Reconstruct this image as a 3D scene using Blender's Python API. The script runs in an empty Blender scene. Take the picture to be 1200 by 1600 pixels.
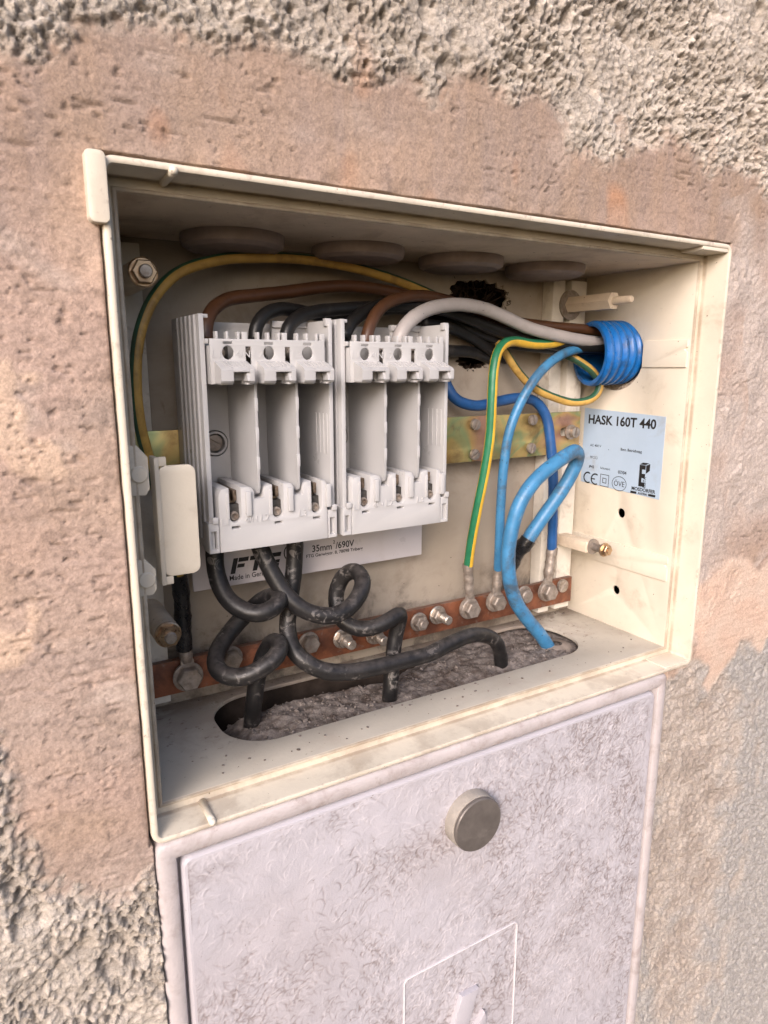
import bpy, bmesh, math, random
import numpy as np
from mathutils import Vector, Matrix

random.seed(7)
sc = bpy.context.scene
COL = sc.collection

# ------------------------------------------------------------------ camera
cam_d = bpy.data.cameras.new('camera')
cam = bpy.data.objects.new('camera', cam_d)
COL.objects.link(cam)
cam.location = (-0.27650, -0.33028, 0.07832)
cam.rotation_euler = (math.radians(90 - 11.9765), math.radians(0.0135), math.radians(-30.712))
cam_d.sensor_fit = 'VERTICAL'
cam_d.sensor_height = 36.0
cam_d.lens = 1072.954 / 1600 * 36.0
cam_d.clip_start = 0.01
cam_d.clip_end = 50
cam_d.dof.use_dof = True
cam_d.dof.focus_distance = 0.47
cam_d.dof.aperture_fstop = 20
sc.camera = cam

# ------------------------------------------------------------------ daylight
SUN = Vector((-0.64, -0.68, 0.46)).normalized()
world = bpy.data.worlds.new('World')
sc.world = world
world.use_nodes = True
wn = world.node_tree
sky = wn.nodes.new('ShaderNodeTexSky')
sky.sky_type = 'NISHITA'
sky.sun_disc = False
sky.sun_elevation = math.asin(SUN.z)
sky.sun_rotation = math.atan2(SUN.x, SUN.y)
sky.air_density = 1.0
sky.dust_density = 4.0
sky.ozone_density = 0.6
wn.nodes['Background'].inputs['Strength'].default_value = 0.105
wn.links.new(sky.outputs[0], wn.nodes['Background'].inputs[0])
sun_d = bpy.data.lights.new('sun', 'SUN')
sun_d.energy = 1.4
sun_d.angle = math.radians(28)
sun_d.color = (1.0, 0.93, 0.86)
sun = bpy.data.objects.new('sun', sun_d)
COL.objects.link(sun)
sun.rotation_euler = SUN.to_track_quat('Z', 'Y').to_euler()

vs = sc.view_settings
vs.view_transform = 'Standard'
vs.look = 'None'
vs.gamma = 1
vs.use_curve_mapping = False
vs.exposure = 1.1
vs.use_white_balance = True
vs.white_balance_temperature = 6050
vs.white_balance_tint = 16
sc.cycles.max_bounces = 10
sc.cycles.diffuse_bounces = 5

TR = {
    'long_ground': (0.00292, [[-0.1718, 0.107, -0.0999], [-0.173, 0.1, -0.0751], [-0.1746, 0.095, -0.0539], [-0.1783, 0.092, -0.0297], [-0.1854, 0.09, 0.0036], [-0.19, 0.088, 0.0255], [-0.1933, 0.085, 0.0391], [-0.1953, 0.083, 0.0613], [-0.1944, 0.083, 0.0791], [-0.1908, 0.084, 0.0968], [-0.1823, 0.087, 0.1147], [-0.1664, 0.092, 0.1309], [-0.1436, 0.097, 0.1402], [-0.1047, 0.102, 0.1459], [-0.067, 0.106, 0.1469], [-0.0368, 0.108, 0.1443], [-0.0043, 0.11, 0.1388], [0.0322, 0.114, 0.1299], [0.0643, 0.116, 0.1187], [0.0863, 0.115, 0.1071], [0.0985, 0.113, 0.0933], [0.1103, 0.11, 0.077], [0.125, 0.106, 0.0624], [0.1451, 0.1, 0.0528], [0.1692, 0.094, 0.0481], [0.1837, 0.09, 0.0528], [0.1891, 0.09, 0.0619], [0.1826, 0.092, 0.0727], [0.1705, 0.098, 0.0823], [0.1584, 0.105, 0.0892], [0.1429, 0.112, 0.0939], [0.1267, 0.118, 0.0979]]),
    'short_ground': (0.00419, [[0.063, 0.105, -0.0856], [0.0617, 0.1, -0.0635], [0.0619, 0.094, -0.0357], [0.0653, 0.09, -0.0044], [0.0682, 0.088, 0.0259], [0.0689, 0.088, 0.0554], [0.0715, 0.09, 0.0771], [0.0758, 0.092, 0.0882], [0.0851, 0.095, 0.0956], [0.0978, 0.097, 0.0978], [0.1122, 0.098, 0.0961], [0.1295, 0.098, 0.0959], [0.1507, 0.098, 0.0983], [0.1719, 0.097, 0.0992], [0.2007, 0.095, 0.0985]]),
    'blue_thin': (0.00382, [[0.0963, 0.106, -0.0938], [0.0915, 0.1, -0.0674], [0.0884, 0.096, -0.0282], [0.0886, 0.094, 0.0037], [0.0916, 0.092, 0.0295], [0.0989, 0.09, 0.0486], [0.1115, 0.088, 0.0681], [0.1284, 0.09, 0.0806], [0.1465, 0.093, 0.0884], [0.1676, 0.096, 0.0928], [0.1942, 0.096, 0.0958]]),
    'blue_dark': (0.00435, [[0.0434, 0.12, 0.0844], [0.0454, 0.118, 0.0672], [0.0521, 0.114, 0.0538], [0.0699, 0.112, 0.0474], [0.0963, 0.112, 0.0503], [0.1204, 0.112, 0.0523], [0.1361, 0.111, 0.0488], [0.1451, 0.108, 0.0368], [0.1488, 0.105, 0.0149], [0.1518, 0.103, -0.0129], [0.1552, 0.104, -0.0476], [0.1592, 0.107, -0.0852]]),
    'blue_thick': (0.00607, [[0.1465, 0.0844, -0.175], [0.1246, 0.08, -0.1489], [0.1049, 0.078, -0.1281], [0.0909, 0.076, -0.1109], [0.0813, 0.074, -0.0895], [0.078, 0.073, -0.0675], [0.0801, 0.072, -0.0466], [0.0858, 0.07, -0.0262], [0.0987, 0.069, -0.0103], [0.1154, 0.068, 0.0008], [0.131, 0.068, 0.008], [0.1421, 0.07, 0.0112], [0.1515, 0.075, 0.0042], [0.1493, 0.079, -0.0095], [0.1393, 0.083, -0.0283], [0.1282, 0.087, -0.0449], [0.1189, 0.09, -0.0588], [0.1141, 0.092, -0.0675]]),
    'brown_far': (0.00416, [[-0.1549, 0.078, 0.092], [-0.1538, 0.08, 0.1022], [-0.1491, 0.084, 0.1102], [-0.1383, 0.09, 0.1174], [-0.1185, 0.096, 0.1214], [-0.0922, 0.102, 0.1256], [-0.0673, 0.106, 0.1301], [-0.0444, 0.108, 0.1324], [-0.0203, 0.11, 0.1318], [0.0087, 0.113, 0.1287], [0.0457, 0.116, 0.1218], [0.0845, 0.117, 0.1121], [0.1288, 0.113, 0.1056], [0.1649, 0.105, 0.1019], [0.2023, 0.1, 0.0987]]),
    'black_a': (0.00417, [[-0.1251, 0.078, 0.0925], [-0.1239, 0.078, 0.1019], [-0.1176, 0.08, 0.109], [-0.1058, 0.084, 0.1134], [-0.0924, 0.09, 0.1132], [-0.0706, 0.1, 0.1119], [-0.0359, 0.11, 0.1146], [-0.0011, 0.115, 0.1198], [0.0346, 0.117, 0.1176], [0.071, 0.116, 0.1068], [0.1085, 0.113, 0.0965], [0.1455, 0.107, 0.0927], [0.1996, 0.097, 0.0921]]),
    'black_b': (0.00428, [[-0.106, 0.076, 0.0928], [-0.104, 0.076, 0.1016], [-0.0969, 0.079, 0.1077], [-0.0836, 0.084, 0.112], [-0.0613, 0.09, 0.1153], [-0.0335, 0.096, 0.1181], [-0.005, 0.1, 0.1208], [0.0305, 0.103, 0.1194], [0.0685, 0.105, 0.111], [0.1071, 0.104, 0.1012], [0.1457, 0.1, 0.0952], [0.195, 0.093, 0.0931]]),
    'black_c': (0.00437, [[-0.0644, 0.078, 0.0955], [-0.0605, 0.08, 0.103], [-0.0496, 0.085, 0.1109], [-0.0333, 0.092, 0.1178], [-0.011, 0.099, 0.1227], [0.0168, 0.104, 0.1234], [0.0452, 0.107, 0.1184], [0.0838, 0.108, 0.1067], [0.121, 0.104, 0.0985], [0.1637, 0.096, 0.0948], [0.1916, 0.09, 0.0935]]),
    'brown_near': (0.0041, [[-0.0499, 0.076, 0.0917], [-0.0464, 0.077, 0.102], [-0.0407, 0.08, 0.1105], [-0.0304, 0.084, 0.1186], [-0.014, 0.09, 0.1244], [0.0086, 0.096, 0.1277], [0.0355, 0.102, 0.1259], [0.0674, 0.108, 0.1197], [0.105, 0.11, 0.1139], [0.1432, 0.106, 0.1108], [0.1836, 0.098, 0.1084], [0.1999, 0.095, 0.1065]]),
    'grey': (0.00488, [[-0.0264, 0.074, 0.092], [-0.0213, 0.074, 0.1034], [-0.0124, 0.076, 0.1104], [0.0007, 0.08, 0.1162], [0.0177, 0.085, 0.1203], [0.0376, 0.089, 0.1223], [0.0608, 0.092, 0.1208], [0.0846, 0.094, 0.1152], [0.1079, 0.094, 0.1082], [0.1347, 0.093, 0.1034], [0.1639, 0.093, 0.0999], [0.1935, 0.092, 0.0973], [0.2095, 0.092, 0.0959]]),
    'dark_a': (0.00509, [[0.0216, 0.115, 0.1101], [0.046, 0.116, 0.1085], [0.0703, 0.119, 0.1019], [0.0935, 0.123, 0.0924], [0.1142, 0.127, 0.0849]]),
    'dark_b': (0.00466, [[0.0239, 0.118, 0.0914], [0.0494, 0.12, 0.0903], [0.0746, 0.124, 0.0897], [0.1011, 0.132, 0.0849]]),
    'K1': (0.00499, [[-0.1539, 0.086, -0.0316], [-0.1549, 0.083, -0.0475], [-0.1537, 0.078, -0.0582], [-0.1497, 0.07, -0.067], [-0.1428, 0.063, -0.0716], [-0.135, 0.058, -0.0728], [-0.1265, 0.058, -0.0706], [-0.1196, 0.064, -0.0676], [-0.1187, 0.075, -0.0685], [-0.1226, 0.086, -0.0737], [-0.1297, 0.092, -0.0815], [-0.139, 0.092, -0.0888], [-0.1497, 0.087, -0.0961], [-0.1588, 0.078, -0.1019], [-0.1619, 0.07, -0.1068], [-0.1585, 0.062, -0.1104], [-0.1494, 0.055, -0.1106], [-0.1386, 0.052, -0.1064], [-0.1278, 0.053, -0.1007], [-0.1222, 0.06, -0.0971], [-0.1232, 0.072, -0.099], [-0.1264, 0.08, -0.1113], [-0.1304, 0.083, -0.1277], [-0.1332, 0.085, -0.1466], [-0.1317, 0.097, -0.172]]),
    'K2': (0.00527, [[-0.1266, 0.083, -0.0324], [-0.1245, 0.078, -0.0414], [-0.1208, 0.074, -0.0526], [-0.1156, 0.068, -0.0648], [-0.1082, 0.062, -0.0743], [-0.0983, 0.058, -0.0802], [-0.0868, 0.055, -0.0823], [-0.0744, 0.056, -0.0796], [-0.0638, 0.06, -0.0727], [-0.0569, 0.068, -0.0656], [-0.0575, 0.078, -0.0616], [-0.062, 0.086, -0.0663], [-0.0657, 0.09, -0.0764], [-0.0679, 0.088, -0.0883], [-0.0665, 0.083, -0.0981], [-0.0594, 0.077, -0.1038], [-0.0471, 0.072, -0.1046], [-0.0333, 0.07, -0.1003], [-0.0228, 0.073, -0.0984], [-0.0224, 0.077, -0.1082], [-0.0254, 0.0775, -0.1229], [-0.0288, 0.0755, -0.1433], [-0.0316, 0.0735, -0.1582], [-0.0258, 0.084, -0.178]]),
    'K3': (0.00507, [[-0.0989, 0.086, -0.0345], [-0.1002, 0.085, -0.0497], [-0.1029, 0.083, -0.0645], [-0.1069, 0.08, -0.0788], [-0.1109, 0.075, -0.0945], [-0.1114, 0.068, -0.1033], [-0.106, 0.06, -0.1119], [-0.0946, 0.055, -0.1194], [-0.077, 0.052, -0.1233], [-0.0557, 0.05, -0.1238], [-0.0349, 0.05, -0.1239], [-0.0131, 0.05, -0.1239], [0.0052, 0.052, -0.1212], [0.0297, 0.057, -0.1211], [0.0502, 0.063, -0.1275], [0.0661, 0.069, -0.1394], [0.0741, 0.073, -0.1538], [0.0803, 0.0785, -0.175]]),
}
ZN = {
    'top': [[-0.2694, 0.1981], [-0.2521, 0.2029], [-0.234, 0.2056], [-0.2288, 0.2124], [-0.1936, 0.2178], [-0.1687, 0.222], [-0.1355, 0.224], [-0.1091, 0.2212], [-0.0804, 0.2225], [-0.049, 0.224], [-0.0149, 0.2272], [0.0324, 0.2324], [0.0436, 0.2189], [0.0712, 0.2125], [0.0886, 0.2096], [0.0963, 0.22], [0.1416, 0.2308], [0.1696, 0.2231], [0.1993, 0.217], [0.2314, 0.2083], [0.256, 0.2068], [0.3461, 0.2077]],
    'lowleft': [[-0.2962, -0.0848], [-0.282, -0.0907], [-0.2754, -0.1024], [-0.2808, -0.1304], [-0.2723, -0.1543], [-0.2546, -0.18], [-0.2337, -0.1855], [-0.2169, -0.1754]],
    'peachR': [[0.2127, -0.0906], [0.316, -0.0924], [0.3859, -0.1281], [0.3311, -0.1682], [0.2826, -0.17], [0.263, -0.1909], [0.2242, -0.1685]],
    'peachL1': [[-0.2747, 0.0712], [-0.2588, 0.0671], [-0.246, 0.0462], [-0.239, 0.0372], [-0.2549, 0.0313], [-0.278, 0.0399]],
    'peachL2': [[-0.2804, -0.0269], [-0.2658, -0.0297], [-0.2621, -0.0457], [-0.2712, -0.0591], [-0.284, -0.062]],
    'greyR': [[0.2207, 0.1674], [0.3485, 0.1982], [0.3772, 0.0852], [0.3019, -0.0221], [0.2523, -0.0998], [0.2127, -0.0906]],
    'lightR': [[0.1875, -0.1712], [0.2773, -0.1931], [0.2951, -0.355], [0.2783, -0.567], [0.1965, -0.5195]],
}
CRACKS = [[[-0.2757, -0.0666], [-0.2613, -0.0646], [-0.2477, -0.0642], [-0.2351, -0.0652], [-0.2205, -0.0667], [-0.2075, -0.065]], [[-0.0887, 0.1885], [-0.0819, 0.1943], [-0.0758, 0.1973], [-0.0672, 0.2032]], [[0.0195, 0.1654], [0.0316, 0.1831], [0.0422, 0.1952], [0.051, 0.2049]], [[0.2237, 0.0616], [0.2415, 0.0628], [0.2596, 0.0656], [0.2728, 0.0695]], [[0.1363, 0.0617], [0.1496, 0.066]], [[-0.2552, -0.179], [-0.2483, -0.1754], [-0.2404, -0.1758], [-0.2328, -0.1738]], [[0.2208, 0.1799], [0.2268, 0.1902], [0.2326, 0.2019]]]

# ------------------------------------------------------------------ helpers
def link(o):
    COL.objects.link(o)
    return o

ORG = {}

def thing(name, label, cat, loc=(0, 0, 0), group=None):
    o = link(bpy.data.objects.new(name, None))
    o.empty_display_size = 0.02
    o.location = loc
    ORG[o] = Vector(loc)
    o['label'] = label
    o['category'] = cat
    if group:
        o['group'] = group
    return o

def to_mesh(bm, name, mats, smooth, org):
    me = bpy.data.meshes.new(name)
    bmesh.ops.translate(bm, verts=bm.verts, vec=-org)
    bm.to_mesh(me)
    bm.free()
    for m in (mats if isinstance(mats, (list, tuple)) else [mats]):
        me.materials.append(m)
    if smooth:
        try:
            me.shade_smooth()
            if smooth != 'all':
                me.set_sharp_from_angle(angle=math.radians(smooth if isinstance(smooth, (int, float)) and smooth > 1 else 35))
        except Exception:
            pass
    return me

def part(name, bm, mats, parent, smooth=True, label=None):
    org = ORG.get(parent, Vector((0, 0, 0)))
    o = bpy.data.objects.new(name, to_mesh(bm, name, mats, smooth, org))
    link(o)
    o.parent = parent
    ORG[o] = org
    if label:
        o['label'] = label
    return o

def solo(name, bm, mats, label, cat, loc=(0, 0, 0), group=None, smooth=True, kind=None):
    loc = Vector(loc)
    o = bpy.data.objects.new(name, to_mesh(bm, name, mats, smooth, loc))
    link(o)
    o.location = loc
    ORG[o] = loc
    if label:
        o['label'] = label
    if cat:
        o['category'] = cat
    if group:
        o['group'] = group
    if kind:
        o['kind'] = kind
    return o

def NB():
    return bmesh.new()

def box(bm, x0, x1, y0, y1, z0, z1, bev=0.0, mi=0):
    r = bmesh.ops.create_cube(bm, size=1.0)
    vv = r['verts']
    for v in vv:
        v.co = Vector((x0 + (v.co.x + .5) * (x1 - x0), y0 + (v.co.y + .5) * (y1 - y0), z0 + (v.co.z + .5) * (z1 - z0)))
    fs = list({f for v in vv for f in v.link_faces})
    for f in fs:
        f.material_index = mi
    if bev:
        es = list({e for v in vv for e in v.link_edges})
        bmesh.ops.bevel(bm, geom=es, offset=bev, segments=2, profile=0.6, affect='EDGES')
    return bm

def frame(u, v):
    u = Vector(u); v = Vector(v)
    return u, v, u.cross(v)

FRONT = frame((1, 0, 0), (0, 0, 1))       # normal -y, towards the viewer
RWALL = frame((0, -1, 0), (0, 0, 1))      # normal -x
FLOOR = frame((1, 0, 0), (0, 1, 0))       # normal +z
CEIL = frame((1, 0, 0), (0, -1, 0))       # normal -z

def prism(bm, pts, fr, org, d0, d1, bev=0.0):
    """polygon pts (u,v) in a frame, extruded along its normal from d0 to d1"""
    u, v, n = fr
    org = Vector(org)
    base = [org + u * a + v * b for a, b in pts]
    A = [bm.verts.new(p + n * d0) for p in base]
    B = [bm.verts.new(p + n * d1) for p in base]
    k = len(pts)
    fs = [bm.faces.new(B), bm.faces.new(A[::-1])]
    for i in range(k):
        j = (i + 1) % k
        fs.append(bm.faces.new((A[i], A[j], B[j], B[i])))
    bmesh.ops.recalc_face_normals(bm, faces=fs)
    if bev:
        es = [e for e in fs[0].edges]
        bmesh.ops.bevel(bm, geom=es, offset=bev, segments=2, profile=0.6, affect='EDGES')
    return bm

def circ(cx, cy, r, n=24, ry=None, a0=0.0, a1=2 * math.pi):
    ry = r if ry is None else ry
    return [(cx + r * math.cos(a0 + (a1 - a0) * i / n), cy + ry * math.sin(a0 + (a1 - a0) * i / n)) for i in range(n)]

def rrect(x0, x1, y0, y1, r, n=5):
    out = []
    for cx, cy, a in ((x1 - r, y0 + r, -90), (x1 - r, y1 - r, 0), (x0 + r, y1 - r, 90), (x0 + r, y0 + r, 180)):
        for i in range(n + 1):
            t = math.radians(a + 90 * i / n)
            out.append((cx + r * math.cos(t), cy + r * math.sin(t)))
    return out

def plate(outlines, fr, org, t, bev=0.0003):
    """filled 2D outlines (first outer, rest holes) with thickness t; front face at org, body behind it"""
    cu = bpy.data.curves.new('outline', 'CURVE')
    cu.dimensions = '2D'
    cu.fill_mode = 'BOTH'
    for pts in outlines:
        sp = cu.splines.new('POLY')
        sp.points.add(len(pts) - 1)
        for p, q in zip(sp.points, pts):
            p.co = (q[0], q[1], 0, 1)
        sp.use_cyclic_u = True
    cu.extrude = max(t / 2 - bev, 1e-5)
    cu.bevel_depth = bev
    cu.bevel_resolution = 1
    cu.offset = -bev
    ob = bpy.data.objects.new('outline', cu)
    link(ob)
    dg = bpy.context.evaluated_depsgraph_get()
    me = bpy.data.meshes.new_from_object(ob.evaluated_get(dg), depsgraph=dg)
    bpy.data.objects.remove(ob)
    bpy.data.curves.remove(cu)
    bm = NB()
    bm.from_mesh(me)
    bpy.data.meshes.remove(me)
    u, v, n = fr
    org = Vector(org)
    for w in bm.verts:
        c = w.co.copy()
        w.co = org + u * c.x + v * c.y + n * (c.z - t / 2)
    bmesh.ops.remove_doubles(bm, verts=bm.verts, dist=1e-6)
    bmesh.ops.recalc_face_normals(bm, faces=bm.faces)
    return bm

def letters(items, fr, org, t, bm=None):
    """items: (text, size, u, v, align, x-stretch, shear, offset)"""
    bm = bm or NB()
    u, v, n = fr
    org = Vector(org)
    for it in items:
        s, size, a, b = it[:4]
        al = it[4] if len(it) > 4 else 'LEFT'
        sx = it[5] if len(it) > 5 else 1
        sh = it[6] if len(it) > 6 else 0
        off = it[7] if len(it) > 7 else 0
        rot = it[8] if len(it) > 8 else 0
        cu = bpy.data.curves.new('lettering', 'FONT')
        cu.body = s
        cu.size = size
        cu.align_x = al
        cu.shear = sh
        cu.offset = off
        cu.extrude = t / 2
        cu.resolution_u = 3
        ob = bpy.data.objects.new('lettering', cu)
        link(ob)
        dg = bpy.context.evaluated_depsgraph_get()
        me = bpy.data.meshes.new_from_object(ob.evaluated_get(dg), depsgraph=dg)
        bpy.data.objects.remove(ob)
        bpy.data.curves.remove(cu)
        tmp = NB()
        tmp.from_mesh(me)
        c, s_ = math.cos(rot), math.sin(rot)
        for w in tmp.verts:
            x, y, z = w.co.x * sx, w.co.y, w.co.z
            x, y = x * c - y * s_, x * s_ + y * c
            w.co = org + u * (a + x) + v * (b + y) + n * (z + t / 2)
        tmp.to_mesh(me)
        tmp.free()
        bm.from_mesh(me)
        bpy.data.meshes.remove(me)
    return bm

def lathe(bm, prof, org, axis, n=28, mi=0, seg_r=None):
    """profile (r, h) turned about an axis; seg_r: 6 gives a hexagon"""
    axis = Vector(axis).normalized()
    up = Vector((0, 0, 1)) if abs(axis.z) < .9 else Vector((0, 1, 0))
    u = up.cross(axis).normalized()
    w = axis.cross(u)
    org = Vector(org)
    rings = []
    for r, h in prof:
        if r < 1e-7:
            rings.append([bm.verts.new(org + axis * h)])
        else:
            rings.append([bm.verts.new(org + axis * h + (u * math.cos(2 * math.pi * i / n) + w * math.sin(2 * math.pi * i / n)) * r) for i in range(n)])
    fs = []
    for a, b in zip(rings[:-1], rings[1:]):
        for i in range(n):
            j = (i + 1) % n
            if len(a) == 1 and len(b) == 1:
                continue
            if len(a) == 1:
                fs.append(bm.faces.new((a[0], b[i], b[j])))
            elif len(b) == 1:
                fs.append(bm.faces.new((a[i], b[0], a[j])))
            else:
                fs.append(bm.faces.new((a[i], b[i], b[j], a[j])))
    for f in fs:
        f.material_index = mi
    bmesh.ops.recalc_face_normals(bm, faces=fs)
    return bm

def spline(P, step=0.003):
    P = [Vector(p) for p in P]
    Q = [P[0] * 2 - P[1]] + P + [P[-1] * 2 - P[-2]]
    out = []
    for i in range(1, len(Q) - 2):
        a, b, c, d = Q[i - 1:i + 3]
        k = max(2, int((c - b).length / step))
        # centripetal-ish: scale tangents by neighbouring chord lengths
        l0, l1, l2 = max((b - a).length, 1e-6), max((c - b).length, 1e-6), max((d - c).length, 1e-6)
        m1 = ((c - b) / l1 * l0 + (b - a) / l0 * l1) / (l0 + l1) * l1
        m2 = ((d - c) / l2 * l1 + (c - b) / l1 * l2) / (l1 + l2) * l1
        for j in range(k):
            t = j / k
            h00 = 2 * t**3 - 3 * t**2 + 1; h10 = t**3 - 2 * t**2 + t
            h01 = -2 * t**3 + 3 * t**2; h11 = t**3 - t**2
            out.append(b * h00 + m1 * h10 + c * h01 + m2 * h11)
    out.append(P[-1])
    for _ in range(2):
        out = [out[0]] + [(out[i - 1] + out[i] * 2 + out[i + 1]) / 4 for i in range(1, len(out) - 1)] + [out[-1]]
    return out

def tube(bm, P, r, n=20, stripes=None, twist=0.0, phase=0.0, rfun=None, wob=0.0):
    """tube along dense points; stripes: list of material index per sector"""
    N = len(P)
    tan = [(P[min(i + 1, N - 1)] - P[max(i - 1, 0)]).normalized() for i in range(N)]
    u = tan[0].orthogonal().normalized()
    ring = None
    L = 0.0
    first = last = None
    for i in range(N):
        if i:
            L += (P[i] - P[i - 1]).length
        u = (u - tan[i] * u.dot(tan[i])).normalized()
        w = tan[i].cross(u)
        a0 = phase + twist * L
        rr = r * (rfun(i / (N - 1)) if rfun else 1) * (1 + wob * math.sin(L * 310 + phase) + wob * .7 * math.sin(L * 720 + 2))
        new = [bm.verts.new(P[i] + (u * math.cos(a0 + 2 * math.pi * k / n) + w * math.sin(a0 + 2 * math.pi * k / n)) * rr) for k in range(n)]
        if ring:
            for k in range(n):
                f = bm.faces.new((ring[k], ring[(k + 1) % n], new[(k + 1) % n], new[k]))
                if stripes:
                    f.material_index = stripes[k * len(stripes) // n]
        else:
            first = new
        ring = new
    bm.faces.new(first[::-1])
    bm.faces.new(ring)
    return bm

# ------------------------------------------------------------------ materials
def mat(name, base, rough=0.5, metal=0.0, var=0.12, vscale=60, dirt=None, specks=None, bump=None, spec=0.5, dust=None, coat=0.0, extra=None):
    """procedural material: base colour with tonal variation, a dirt film, dark specks, upward dust and fine relief"""
    m = bpy.data.materials.new(name)
    m.use_nodes = True
    nt = m.node_tree
    N, L = nt.nodes, nt.links
    b = N['Principled BSDF']
    tc = N.new('ShaderNodeTexCoord')
    co = tc.outputs['Object']

    def noise(scale, detail=5, rough_=.6, dist=0.0, vec=None):
        n = N.new('ShaderNodeTexNoise')
        n.inputs['Scale'].default_value = scale
        n.inputs['Detail'].default_value = detail
        n.inputs['Roughness'].default_value = rough_
        n.inputs['Distortion'].default_value = dist
        L.new(vec or co, n.inputs['Vector'])
        return n.outputs['Fac']

    def ramp(f, a, c, inv=False):
        r = N.new('ShaderNodeMapRange')
        r.inputs['From Min'].default_value = a
        r.inputs['From Max'].default_value = c
        r.inputs['To Min'].default_value = 1 if inv else 0
        r.inputs['To Max'].default_value = 0 if inv else 1
        r.interpolation_type = 'SMOOTHSTEP'
        L.new(f, r.inputs['Value'])
        return r.outputs['Result']

    def mul(a, c):
        r = N.new('ShaderNodeMath')
        r.operation = 'MULTIPLY'
        L.new(a, r.inputs[0])
        if isinstance(c, (int, float)):
            r.inputs[1].default_value = c
        else:
            L.new(c, r.inputs[1])
        return r.outputs[0]

    def mix(fac, a, c):
        r = N.new('ShaderNodeMix')
        r.data_type = 'RGBA'
        L.new(fac, r.inputs['Factor'])
        for sock, val in ((r.inputs['A'], a), (r.inputs['B'], c)):
            if isinstance(val, tuple):
                sock.default_value = (*val, 1)
            else:
                L.new(val, sock)
        return r.outputs['Result']
    lo = tuple(c * (1 - var) for c in base)
    hi = tuple(min(1, c * (1 + var)) for c in base)
    col = mix(ramp(noise(vscale), .3, .7), lo, hi)
    k = dict(N=N, L=L, noise=noise, ramp=ramp, mul=mul, mix=mix, co=co, b=b, tc=tc)
    if extra:
        col = extra(col, k) or col
    if dirt:
        for dc, amt, scale, a, c in dirt:
            col = mix(mul(ramp(noise(scale, 8, .68, .4), a, c), amt), col, dc)
    if specks:
        for scol, scale, a, amt in specks:
            col = mix(mul(ramp(noise(scale, 3, .55), a, a + .03), amt), col, scol)
    if dust:
        dc, amt = dust
        g = N.new('ShaderNodeNewGeometry')
        sx = N.new('ShaderNodeSeparateXYZ')
        L.new(g.outputs['Normal'], sx.inputs[0])
        up = ramp(sx.outputs['Z'], .15, .95)
        col = mix(mul(mul(up, ramp(noise(180, 6, .65), .25, .65)), amt), col, dc)
    L.new(col, b.inputs['Base Color'])
    b.inputs['Metallic'].default_value = metal
    b.inputs['Specular IOR Level'].default_value = spec
    b.inputs['Coat Weight'].default_value = coat
    rr = N.new('ShaderNodeMapRange')
    L.new(noise(vscale * 2.5), rr.inputs['Value'])
    rr.inputs['From Min'].default_value = .3
    rr.inputs['From Max'].default_value = .7
    rr.inputs['To Min'].default_value = max(0, rough - .1)
    rr.inputs['To Max'].default_value = min(1, rough + .1)
    L.new(rr.outputs['Result'], b.inputs['Roughness'])
    if bump:
        bs, bd = bump
        bn = N.new('ShaderNodeBump')
        bn.inputs['Strength'].default_value = 1.0
        bn.inputs['Distance'].default_value = bd
        L.new(noise(bs, 6, .6), bn.inputs['Height'])
        L.new(bn.outputs['Normal'], b.inputs['Normal'])
    k['mat'] = m
    return m

BROWN = (.10, .065, .04)
def grime_and_shade(mode):
    def f(col, k):
        s = k['N'].new('ShaderNodeSeparateXYZ')
        k['L'].new(k['co'], s.inputs[0])
        big = k['noise'](28, 8, .7, .3)
        small = k['noise'](140, 6, .7, .3)
        mu = k['mul']
        if mode == 'rim':
            # brown film that has settled in the groove, chips along the outer edge
            g = mu(k['ramp'](s.outputs['Y'], -.1136, -.1112), k['ramp'](s.outputs['Y'], -.1102, -.1092, True))
            col = k['mix'](mu(mu(g, k['ramp'](big, .25, .62)), .75), col, (.27, .20, .135))
            front = k['ramp'](s.outputs['Y'], -.1275, -.129)
            col = k['mix'](mu(mu(front, k['ramp'](small, .55, .63)), .5), col, (.38, .31, .25))
            low = mu(k['ramp'](s.outputs['Z'], .012, .006, False), k['ramp'](big, .44, .62))
            col = k['mix'](mu(low, .5), col, (.34, .28, .22))
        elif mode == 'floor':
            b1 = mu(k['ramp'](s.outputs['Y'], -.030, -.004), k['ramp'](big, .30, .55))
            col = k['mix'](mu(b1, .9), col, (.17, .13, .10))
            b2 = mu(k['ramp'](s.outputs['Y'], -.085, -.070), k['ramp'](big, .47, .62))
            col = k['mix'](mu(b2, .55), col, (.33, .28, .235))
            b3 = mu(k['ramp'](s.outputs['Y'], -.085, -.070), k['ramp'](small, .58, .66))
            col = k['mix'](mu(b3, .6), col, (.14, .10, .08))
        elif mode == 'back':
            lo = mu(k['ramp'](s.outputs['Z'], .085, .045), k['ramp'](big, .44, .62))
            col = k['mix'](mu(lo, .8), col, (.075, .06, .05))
            hi = mu(k['ramp'](s.outputs['Z'], .18, .27), k['ramp'](big, .34, .56))  # top of the panel darkened in the colour, standing in for shade
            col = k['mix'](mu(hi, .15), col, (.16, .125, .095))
        return col
    return f
CREAM_RIM = mat('cream_plastic_weathered_rim', (.60, .54, .44), .5, var=.06, vscale=18, extra=grime_and_shade('rim'),
                dirt=[((.30, .225, .15), .5, 26, .52, .76), (BROWN, .4, 95, .63, .80)], specks=[(BROWN, 330, .72, .9)], bump=(380, .00015))
CREAM_FLOOR = mat('cream_plastic_dusty_floor', (.44, .405, .345), .6, var=.06, vscale=18, extra=grime_and_shade('floor'),
                  dirt=[((.36, .30, .25), .5, 26, .50, .74)], specks=[(BROWN, 300, .70, .9), (BROWN, 900, .72, .7)], bump=(380, .00012))
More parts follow.
